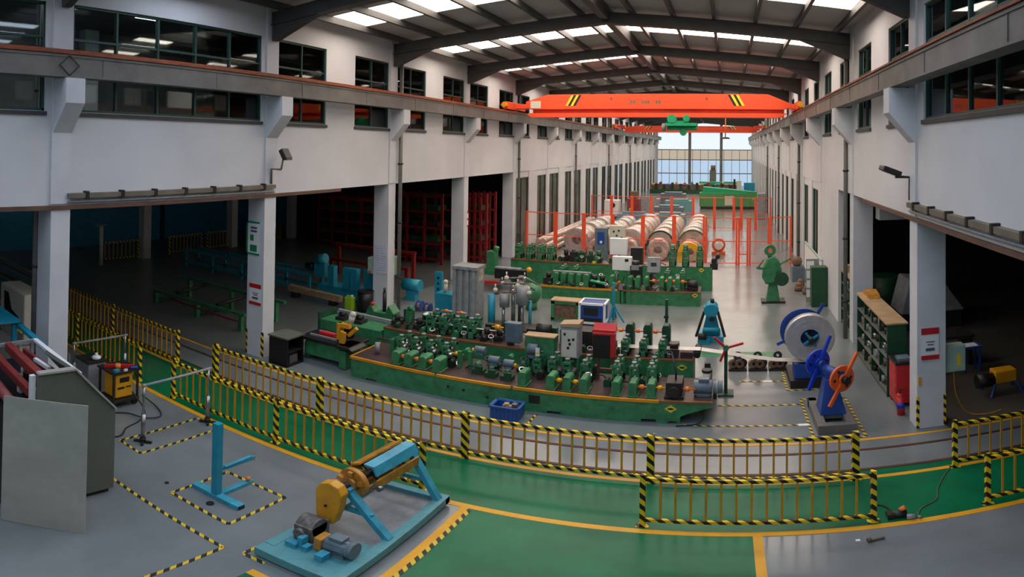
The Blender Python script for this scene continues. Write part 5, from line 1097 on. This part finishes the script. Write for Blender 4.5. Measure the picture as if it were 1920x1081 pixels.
t = Thing('pump_box', 'turquoise cabinet with small valves on top left of the ribbed grey cabinet', 'cabinet', (-9.3, 18.8, 0))
t.part('body', MB().box(-9.6, -8.85, 18.6, 19.1, 0, 0.85), 'turq', bevel=0.01); t.part('valve', MB().cyl((-9.3, 18.8, 0.85), (-9.3, 18.8, 1.2), 0.07).sph((-9.3, 18.8, 1.24), 0.09), 'cream'); t.part('port', MB().cyl((-9.05, 18.59, 0.15), (-9.05, 18.6, 0.15), 0.08), 'black')
t = Thing('teal_post', 'flat turquoise post with round holes left of the turquoise cabinet', 'post', (-10.4, 20.4, 0))
t.part('plate', MB().box(-10.55, -10.25, 20.4, 20.5, 0.0, 1.2), 'turq')
for k in range(4): t.part('hole', MB().cyl((-10.4, 20.392, 0.3 + 0.22 * k), (-10.4, 20.4, 0.3 + 0.22 * k), 0.05, 12), 'black')
for k, (x, y, lab) in enumerate(((-10.35, 18.9, 'left blue reel of the small pair near the third left column'), (-9.95, 18.75, 'right blue reel of the small pair near the third left column'))):
    t = Thing('cable_reel', lab, 'reel', (x, y, 0), 'blue reels'); t.part('flange', MB().cyl((x - 0.10, y, 0.2), (x - 0.07, y, 0.2), 0.2, 18), 'blue'); t.part('flange', MB().cyl((x + 0.07, y, 0.2), (x + 0.10, y, 0.2), 0.2, 18), 'blue'); t.part('core', MB().cyl((x - 0.07, y, 0.2), (x + 0.07, y, 0.2), 0.12), 'wood')
t = Thing('jerry_can', 'lime green plastic canister at the foot of the third left column', 'canister', (-12.3, 17.6, 0))
t.part('body', MB().box(-12.62, -12.28, 17.5, 17.75, 0, 0.5), 'lime', bevel=0.04); t.part('cap', MB().cyl((-12.36, 17.62, 0.5), (-12.36, 17.62, 0.57), 0.05), 'white'); t.part('handle', MB().bar((-12.58, 17.62, 0.53), (-12.42, 17.62, 0.53), 0.04), 'lime')
single('waste_drum', MB().cyl((-11.95, 17.85, 0), (-11.95, 17.85, 0.75), 0.28, 20).ring((-11.95, 17.85, 0.75), (0, 0, 1), 0.3, 0.26, 0.04, 20), 'black', 'black open drum between the lime canister and the third left column', 'drum', (-11.95, 17.85, 0))

# ---- orange mesh fences
def mesh_panel(x0, x1, y, h, nm, label, group, door=False):
    t = Thing(nm, label, 'fence', (x0, y, 0), group)
    for x in (x0 + 0.05, x1 - 0.05): t.part('post', MB().box(x - 0.05, x + 0.05, y - 0.05, y + 0.05, 0, h), 'meshorange')
    q = MB()
    for z in (0.12, h / 2, h - 0.05): q.box(x0 + 0.1, x1 - 0.1, y - 0.02, y + 0.02, z - 0.02, z + 0.02)
    t.part('rail_frame', q, 'meshorange'); q = MB(); x = x0 + 0.2
    while x < x1 - 0.12: q.box(x - 0.0022, x + 0.0022, y - 0.002, y + 0.002, 0.12, h - 0.05); x += 0.13
    t.part('wire_mesh', q, 'meshorange')
    if door: t.part('door_bar', MB().box(x0 + 0.1, x1 - 0.1, y - 0.03, y + 0.03, 0.55, 0.61), 'meshorange')
xs = [-10.6, -8.95, -7.42, -5.9, -4.32, -2.72, -1.16]
for k in range(6): mesh_panel(xs[k], xs[k + 1], 31.0, 2.55, 'mesh_fence', 'near orange mesh fence panel in front of the coils, %s from the left wall' % ORD[k], 'near row of orange mesh fence')
mesh_panel(-1.14, 0.50, 31.0, 2.5, 'mesh_fence', 'near orange mesh fence panel across the open aisle, left of the gate', 'near row of orange mesh fence')
mesh_panel(0.52, 1.06, 31.0, 2.5, 'mesh_gate', 'narrow orange mesh gate leaf in the open aisle', 'near row of orange mesh fence', True)
mesh_panel(1.08, 2.12, 31.0, 2.5, 'mesh_fence', 'near orange mesh fence panel right of the narrow gate', 'near row of orange mesh fence')
mesh_panel(2.14, 3.25, 31.0, 2.55, 'mesh_fence', 'near orange mesh fence panel touching the right wall side', 'near row of orange mesh fence')
xs = [-10.2, -8.66, -7.1, -5.65, -4.14, -2.55, -0.98, 0.44, 1.0, 2.05, 3.2]
for k in range(10): mesh_panel(xs[k], xs[k + 1], 45.0, 2.4, 'mesh_fence', 'far orange mesh fence panel behind the coils, %s from the left wall' % ORD[k], 'far row of orange mesh fence')

# ---- coils and pipe bundles between the fences
def coil(x, y, r, wd, label, m='coilpink', hole=0.45, axis=(0.25, -1, 0), band=None):
    t = Thing('steel_coil', label, 'coil', (x, y, 0), 'steel coils standing behind the orange mesh fence')
    a = Vector(axis).normalized()
    o = t.part('strip_roll', MB().ring((x, y, r), a, r, r * hole, wd, 40), m)
    for k in range(3):
        q = r * (0.62 + 0.13 * k)
        t.part('loose_wrap', MB().ring(Vector((x, y, r)) + a * (0.02 + 0.01 * k), a, q, q - 0.02, wd, 40), 'coilpink' if k % 2 else m, o)
    if band: t.part('end_band', MB().ring(Vector((x, y, r)) + a * (wd / 2), a, r + 0.02, r - 0.07, 0.06, 40), band, o)
rnd = random.Random(11)
for row in range(7):
    for k, x0 in enumerate((-1.95, -3.65, -5.35, -6.98, -8.45)):
        if k == 4 and row < 1: continue
        r = (0.58 if row == 0 else 0.80 - 0.012 * row) * rnd.uniform(0.9, 1.0) * (0.9 if k > 2 else 1)
        bd = 'green' if (row, k) == (1, 0) else 'greendark' if (row, k) == (1, 1) else None
        coil(x0 + rnd.uniform(-0.02, 0.02), 32.3 + 1.62 * row + rnd.uniform(-0.05, 0.05), r, 0.95 if row == 0 else 1.2, 'steel coil in the %s row behind the mesh, %s from the aisle' % (ORD[row], ORD[k]),
             rnd.choice(['coilpink', 'coilpink', 'coilsilver']), 0.40, (rnd.uniform(0.0, 0.06), -1, 0), bd)
for r_ in range(3):
    for c_ in range(4 - r_):
        x = -10.9 + 0.30 * c_ + 0.15 * r_ + 0.16; z = 0.16 + 0.27 * r_
        single('steel_tube', MB().cyl((x, 32.6, z), (x + 0.3, 44.2, z), 0.145, 12), 'coilpink', 'pinkish tube stacked along the left wall, %s layer, %s from the wall' % (('bottom', 'middle', 'top')[r_], ORD[c_]), 'tube', (x, 32.6, z), 'tubes stacked along the left wall')
t = Thing('yellow_reel', 'amber yellow curved guard between the far mill stands and the mesh', 'guard', (-1.9, 29.9, 0))
q = MB(); arc = []
for k in range(13):
    a = PI * k / 12; arc.append((-1.88 + 0.55 * math.cos(a), 0.85 + 0.5 * math.sin(a)))
for k in range(12, -1, -1):
    a = PI * k / 12; arc.append((-1.88 + 0.26 * math.cos(a), 0.85 + 0.24 * math.sin(a)))
q.prism(arc, 'y', 29.75, 30.05); t.part('hood', q, 'amber'); t.part('stand', MB().box(-2.42, -2.2, 29.8, 30.0, 0, 0.86).box(-1.55, -1.34, 29.8, 30.0, 0, 0.86), 'amber')
t = Thing('operator_panel', 'cream control cabinet with round dials behind the far mill', 'cabinet', (-5.4, 29.6, 0))
t.part('box', MB().box(-5.78, -5.0, 29.5, 29.8, 1.25, 2.15), 'cream', bevel=0.02); t.part('post', MB().box(-5.46, -5.32, 29.6, 29.7, 0, 1.25), 'cream')
for x, z in ((-5.55, 1.85), (-5.3, 1.9), (-5.4, 1.65), (-5.15, 1.55)): t.part('dial', MB().cyl((x, 29.5, z), (x, 29.48, z), 0.05, 12), 'darksteel')
t = Thing('drive_cabinet', 'grey cabinet with a dark blue display left of the cream control cabinet', 'cabinet', (-6.15, 29.7, 0))
t.part('body', MB().box(-6.5, -5.88, 29.5, 29.9, 0, 2.0), 'motor', bevel=0.02); t.part('display', MB().box(-6.36, -6.02, 29.48, 29.5, 1.2, 1.8), 'blue'); t.part('lamp', MB().cyl((-6.18, 29.48, 1.3), (-6.18, 29.46, 1.3), 0.07), 'white')
t = Thing('coil_cradle', 'small orange based cradle holding pale rolls alone in the bright aisle', 'stand', (-0.5, 34.4, 0))
t.part('base', MB().box(-0.88, -0.12, 34.1, 34.7, 0, 0.16), 'orangepaint'); t.part('ring', MB().ring((-0.5, 34.4, 0.52), (0, 1, 0), 0.38, 0.27, 0.25, 28), 'orangepaint'); t.part('roll', MB().cyl((-0.5, 34.1, 0.48), (-0.5, 34.7, 0.48), 0.2, 18), 'white')

# ---- far end of the hall
t = Thing('green_furnace', 'wide bright green machine across the hall beyond the far mesh fence', 'machine', (0.3, 60.5, 0))
t.part('body', MB().box(-2.8, 3.1, 60.0, 61.2, 0.25, 1.62), 'greenbright', bevel=0.03); t.part('lid', MB().prism([(-2.6, 1.62), (1.6, 1.62), (3.0, 1.68), (0.5, 1.95), (-2.4, 2.2)], 'y', 60.1, 61.0), 'hoistgreen'); t.part('skirt', MB().box(-2.7, 3.0, 60.05, 61.1, 0, 0.25), 'darksteel'); t.part('door', MB().box(-0.3, 0.6, 59.97, 60.0, 0.4, 1.3), 'cream')
t = Thing('tube_mill', 'distant dark mill line with yellow dots in front of the end windows', 'machine', (-4.2, 80, 0), 'green tube mill beds')
t.part('bed', MB().box(-10.3, 2.0, 80, 81, 0, 0.55), 'greendark'); t.part('roll_cluster', MB().box(-10.0, 1.6, 80.3, 80.9, 0.55, 1.25), 'debris'); t.part('upper_beam', MB().box(-3.8, 1.6, 80.2, 80.8, 1.35, 1.6), 'hoistgreen')
for k in range(22): x = -10.0 + k * 0.54; t.part('roll_stand', MB().box(x - 0.15, x + 0.15, 80.0, 80.6, 0.55, 1.15 + 0.3 * (k % 3) / 2), 'darksteel' if k % 2 else 'brick'); 
for k in range(11): x = -9.8 + k * 1.02; t.part('cap', MB().sph((x, 79.95, 1.2 + 0.25 * (k % 2)), 0.17), ('amber', 'red', 'turq')[k % 3])
single('turquoise_cabinet', MB().box(2.05, 3.45, 78, 79, 0, 1.6).box(2.1, 3.4, 77.98, 78.0, 0.1, 1.5), 'turq', 'turquoise cabinet at the right wall near the end windows', 'cabinet', (2.75, 78.5, 0))
t = Thing('cream_press', 'dark and cream press standing left of the turquoise cabinet', 'machine', (1.3, 77.6, 0)); t.part('body', MB().box(1.1, 1.7, 77.4, 78, 0, 1.9), 'cream'); t.part('column', MB().box(0.7, 0.95, 77.5, 77.9, 0, 2.1), 'black')
t = Thing('hopper_tower', 'grey-green tower with a rusty top in front of the end windows', 'machine', (-2.2, 90, 0)); t.part('tower', MB().box(-2.7, -1.75, 89.7, 90.5, 0, 2.8), 'panelgrey'); t.part('head', MB().cyl((-2.2, 90, 2.8), (-2.2, 90, 3.5), 0.35), 'brick')
for k, (x, y, z0, m, lab) in enumerate(((-4.6, 47.5, 0.75, 'tealdeck', 'worn teal strip stack just beyond the far mesh, close to the aisle'), (-7.4, 46.8, 0.8, 'teal', 'teal strip stack just beyond the far mesh, close to the white machine'), (-5.0, 51.0, 1.0, 'motor', 'blue-grey strip stack in the second row beyond the far mesh'),
        (-4.5, 55.0, 1.2, 'tealdeck', 'worn teal stack in the third row beyond the far mesh, close to the aisle'), (-7.5, 55.5, 1.3, 'greysteel', 'grey stack in the third row beyond the far mesh, close to the wall'), (-5.4, 59.5, 1.5, 'motor', 'tall blue-grey stack beside the wide green machine'))):
    single('strip_stack', MB().box(x - 1.3, x + 1.3, y, y + 1.4, 0, z0 * 0.5).box(x - 1.2, x + 1.25, y + 0.1, y + 1.3, z0 * 0.5, z0).box(x - 0.8, x + 0.9, y + 0.3, y + 1.1, z0, z0 + 0.15), m, lab, 'stack', (x, y + 0.7, 0), 'strip stacks beyond the far mesh')
t = Thing('white_machine', 'white machine with a dark port near the left wall beyond the far mesh', 'machine', (-9.4, 49, 0)); t.part('body', MB().box(-10.0, -8.8, 48.8, 49.8, 0, 1.7), 'white', bevel=0.03); t.part('port', MB().cyl((-9.3, 48.8, 1.3), (-9.3, 48.77, 1.3), 0.22), 'black'); t.part('base', MB().box(-10.05, -8.75, 48.75, 49.85, 0, 0.4), 'darksteel')
t = Thing('red_machine', 'dark red machine beyond the far mesh left of the teal stacks', 'machine', (-7.6, 50, 0)); t.part('body', MB().box(-8.2, -7.2, 49.4, 50.4, 0, 1.8), 'darkred'); t.part('top', MB().box(-8.0, -7.4, 49.5, 50.2, 1.8, 2.4), 'brick'); t.part('light', MB().sph((-7.9, 49.35, 0.9), 0.16), 'lime')
t = Thing('vertical_press', 'pale upright press with a green arm at the right wall beyond the mesh', 'machine', (2.9, 52, 0)); t.part('body', MB().box(2.5, 3.2, 51.7, 52.5, 0, 2.2), 'greysteel', bevel=0.05); t.part('arm', MB().box(2.1, 2.6, 51.8, 52.2, 1.5, 1.7), 'greenbright')
t = Thing('floor_unit', 'small blue and brown unit standing by the right wall behind the green upright', 'machine', (3.15, 27.2, 0)); t.part('body', MB().box(2.85, 3.4, 26.9, 27.6, 0, 0.7), 'motor'); t.part('head', MB().sph((3.1, 27.2, 0.9), 0.24), 'brick')
for k, (x, y) in enumerate(((2.95, 25.2), (3.1, 25.9), (3.2, 24.6))):
    single('rust_block', MB().cyl((x, y, 0), (x, y, 0.22), 0.18, 10).sph((x, y, 0.24), 0.14), 'brick', 'rusty lump by the right wall, %s of the short row from the camera' % ORD[(1, 2, 0)[k]], 'scrap', (x, y, 0), 'rusty lumps along the right wall')

# ================================================================ left side bay (dark)
t = Thing('tube_conveyor', 'turquoise run-out conveyor with motor heads crossing the dark left bay', 'conveyor', (-17.5, 18.7, 0))
for z in (0.82, 0.25): t.part('side_beam', MB().box(-22.6, -14.9, 18.4, 18.48, z - 0.06, z + 0.06), 'turq'); t.part('side_beam', MB().box(-22.6, -14.9, 19.2, 19.28, z - 0.06, z + 0.06), 'turq')
for k in range(5):
    x = -22.5 + k * 1.88
    t.part('leg', MB().box(x - 0.06, x + 0.06, 18.4, 18.48, 0, 0.8), 'turq'); t.part('leg', MB().box(x - 0.06, x + 0.06, 19.2, 19.28, 0, 0.8), 'turq')
t.part('lower_base', MB().box(-14.6, -11.85, 18.5, 19.3, 0.1, 0.5), 'turq')
for x in (-13.95, -13.25, -12.9): t.part('guide_tower', MB().box(x - 0.14, x + 0.14, 18.45, 18.7, 0.5, 1.32), 'turq')
t.part('drive_box', MB().box(-12.5, -11.9, 18.55, 19.2, 0.5, 1.35), 'turq'); t.part('motor_head', MB().cyl((-14.7, 18.6, 1.45), (-14.3, 18.6, 1.55), 0.2, 14).box(-14.8, -14.3, 18.5, 18.8, 0.8, 1.35), 'turq'); t.part('motor', MB().cyl((-15.2, 18.6, 1.15), (-14.85, 18.6, 1.15), 0.16), 'black')
single('end_cylinder', MB().cyl((-11.75, 20.2, 0.6), (-11.05, 20.2, 0.6), 0.24, 18).box(-11.6, -11.2, 20.05, 20.35, 0, 0.4), 'turq', 'turquoise cylinder with dark end right of the third left column', 'cylinder', (-11.4, 20.2, 0))
t = Thing('run_out_rack', 'long dark green run-out rack with red lower tubes in the left bay', 'rack', (-15.5, 13.9, 0))
t.part('front_beam', MB().bar((-17.86, 13.2, 0.46), (-13.2, 13.2, 0.58), 0.09), 'green'); t.part('rear_beam', MB().bar((-18.3, 14.8, 0.72), (-13.0, 14.8, 0.74), 0.09), 'green'); t.part('low_tube', MB().bar((-16.9, 13.15, 0.36), (-13.4, 13.15, 0.32), 0.05), 'darkred')
for x in (-17.8, -15.5, -13.4): t.part('leg', MB().box(x - 0.07, x + 0.07, 13.15, 13.29, 0, 0.5), 'green'); t.part('leg', MB().box(x - 0.07, x + 0.07, 14.73, 14.87, 0, 0.7), 'green'); t.part('cross_bar', MB().bar((x, 13.2, 0.12), (x, 14.8, 0.12), 0.07), 'greendark')
for x in (-16.7, -14.6): t.part('roller', MB().cyl((x, 13.3, 0.6), (x, 14.7, 0.7), 0.06), 'darksteel')
t = Thing('timber_beam', 'brown timber beam lying on blocks in front of the turquoise conveyor', 'beam', (-14.2, 17.8, 0)); t.part('beam', MB().bar((-15.5, 17.9, 0.32), (-12.9, 17.7, 0.32), 0.22), 'wood'); 
for x in (-15.1, -13.3): t.part('block', MB().box(x - 0.12, x + 0.12, 17.65, 17.95, 0, 0.21), 'darksteel')
t = Thing('trestle', 'low red steel frame behind the turquoise conveyor', 'trestle', (-14.7, 22.3, 0))
for z, y in ((0.75, 22.0), (1.35, 22.6)): t.part('rail', MB().bar((-16.8, y, z), (-12.6, y, z + 0.02), 0.12), 'redrack')
for x in (-16.6, -14.6, -12.7): t.part('upright', MB().box(x - 0.07, x + 0.07, 21.95, 22.1, 0, 0.75), 'redrack'); t.part('upright', MB().box(x - 0.07, x + 0.07, 22.5, 22.66, 0, 1.35), 'redrack')
def red_rack(x0, x1, y, h, label):
    t = Thing('storage_rack', label, 'rack', ((x0 + x1) / 2, y, 0), 'red storage racks in the left bay')
    n = 4
    for k in range(n + 1):
        x = x0 + (x1 - x0) * k / n
        for yy in (y, y + 1.2): t.part('upright', MB().box(x - 0.06, x + 0.06, yy - 0.06, yy + 0.06, 0, h), 'redrack')
    for k in range(5):
        z = 0.25 + k * (h - 0.4) / 4
        for yy in (y, y + 1.2): t.part('beam', MB().box(x0, x1, yy - 0.04, yy + 0.04, z - 0.06, z + 0.06), 'redrack')
        if k < 4: t.part('stored_goods', MB().box(x0 + 0.2, x1 - 0.3, y + 0.12, y + 1.08, z + 0.06, z + 0.3), 'greendark' if k % 2 else 'darksteel')
red_rack(-17.6, -13.6, 27.0, 3.6, 'tall red storage rack seen between the third and fourth left columns')
red_rack(-13.2, -11.9, 28.6, 3.6, 'narrow red storage rack seen right of the fourth left column')
red_rack(-22.5, -18.4, 28.5, 3.0, 'red storage rack deep in the left bay behind the third column')
for k, (x, y, rz_) in enumerate(((-25.3, 15.4, 0), (-25.3, 19.6, 0), (-25.3, 22.2, 0), (-25.3, 26.0, 0))):
    t = Thing('safety_barrier', 'dim yellow barrier before the blue shutters, %s of the row by distance' % ORD[k], 'barrier', (x, y, 0), 'dim barriers before the blue shutters')
    for yy in (y, y + 2.2): t.part('post', MB().box(x - 0.04, x + 0.04, yy - 0.04, yy + 0.04, 0, 1.0), 'hazard')
    for z in (0.12, 0.95): t.part('rail', MB().box(x - 0.03, x + 0.03, y, y + 2.2, z - 0.03, z + 0.03), 'hazard')
    for j in range(1, 9): t.part('baluster', MB().box(x - 0.015, x + 0.015, y + j * 0.244 - 0.015, y + j * 0.244 + 0.015, 0.12, 0.95), 'baluster')
t = Thing('white_bollard', 'thin white post with a small cross arm deep in the left bay', 'post', (-24.6, 15.0, 0)); t.part('pole', MB().cyl((-24.6, 15.0, 0), (-24.6, 15.0, 1.9), 0.09), 'white'); t.part('arm', MB().bar((-24.6, 14.7, 1.95), (-24.6, 15.3, 1.95), 0.06), 'greysteel')
# ================================================================ right side bay (dark)
t = Thing('portable_engine', 'yellow engine on blue legs in the dark right bay', 'engine', (6.2, 12.9, 0)); t.part('tank', MB().box(5.95, 6.5, 12.75, 13.1, 0.3, 0.62), 'amber', bevel=0.03); t.part('frame', MB().bar((5.95, 12.75, 0.3), (5.8, 12.65, 0.0), 0.05).bar((6.5, 12.75, 0.3), (6.62, 12.65, 0), 0.05).bar((5.95, 13.1, 0.3), (5.8, 13.2, 0), 0.05).bar((6.5, 13.1, 0.3), (6.62, 13.2, 0), 0.05), 'blue'); t.part('motor', MB().cyl((5.55, 12.9, 0.38), (5.95, 12.9, 0.38), 0.18), 'black')
t = Thing('stool', 'blue stool with a white paper on its seat in the dark right bay', 'stool', (6.1, 14.6, 0)); t.part('seat', MB().box(5.85, 6.35, 14.4, 14.8, 0.7, 0.76), 'blue'); t.part('paper', MB().box(5.9, 6.25, 14.42, 14.7, 0.76, 0.775), 'white')
for x in (5.9, 6.3):
    for y in (14.45, 14.75): t.part('leg', MB().box(x - 0.025, x + 0.025, y - 0.025, y + 0.025, 0, 0.7), 'blue')
t = Thing('workbench', 'dark workbench in the right bay behind the pale green box', 'bench', (5.4, 15.4, 0)); t.part('top', MB().box(4.7, 6.4, 15.0, 15.9, 0.82, 0.9), 'darksteel'); 
for x in (4.8, 6.3): t.part('leg', MB().box(x - 0.05, x + 0.05, 15.05, 15.85, 0, 0.82), 'darksteel')
for k, x in enumerate((4.95, 5.3)): single('small_box', MB().box(x, x + 0.26, 15.1, 15.35, 0.9, 1.05), 'orange', '%s orange box on the dark workbench in the right bay' % ('left', 'right')[k], 'box', (x + 0.13, 15.2, 0.9), 'orange boxes on the workbench')
t = Thing('covered_machine', 'machine under a grey sheet deep in the right bay', 'machine', (6.5, 19.2, 0)); t.part('sheet', MB().prism([(5.4, 0.6), (7.6, 0.6), (6.9, 1.6), (5.7, 1.75)], 'y', 18.6, 19.9), 'greysteel', bevel=0.05); t.part('base', MB().box(5.5, 7.5, 18.7, 19.8, 0, 0.6), 'darksteel')
single('green_drum', MB().cyl((5.4, 20.8, 0), (5.4, 20.8, 1.5), 0.55, 20), 'greendark', 'big dark green drum in the right bay seen above the shelf', 'drum', (5.4, 20.8, 0))
cable([(4.6, 11.9, 1.2), (4.65, 11.9, 0.6), (4.9, 11.9, 0.1), (5.3, 11.8, 0.02), (5.7, 11.9, 0.015)], 0.012, 'guard', 'yellow cable hanging from the pale green box to the right bay floor')

t = Thing('display_board', 'long white board with green top edge low on the wall beyond the green cabinet', 'board', (3.66, 26.2, 0))
t.part('board', MB().box(3.62, 3.68, 23.6, 28.6, 0.35, 1.55), 'white'); t.part('top_edge', MB().box(3.61, 3.685, 23.6, 28.6, 1.55, 1.62), 'boxgreen')
for y in (23.9, 26.1, 28.3): t.part('leg', MB().box(3.64, 3.68, y - 0.04, y + 0.04, 0, 0.35), 'greysteel')
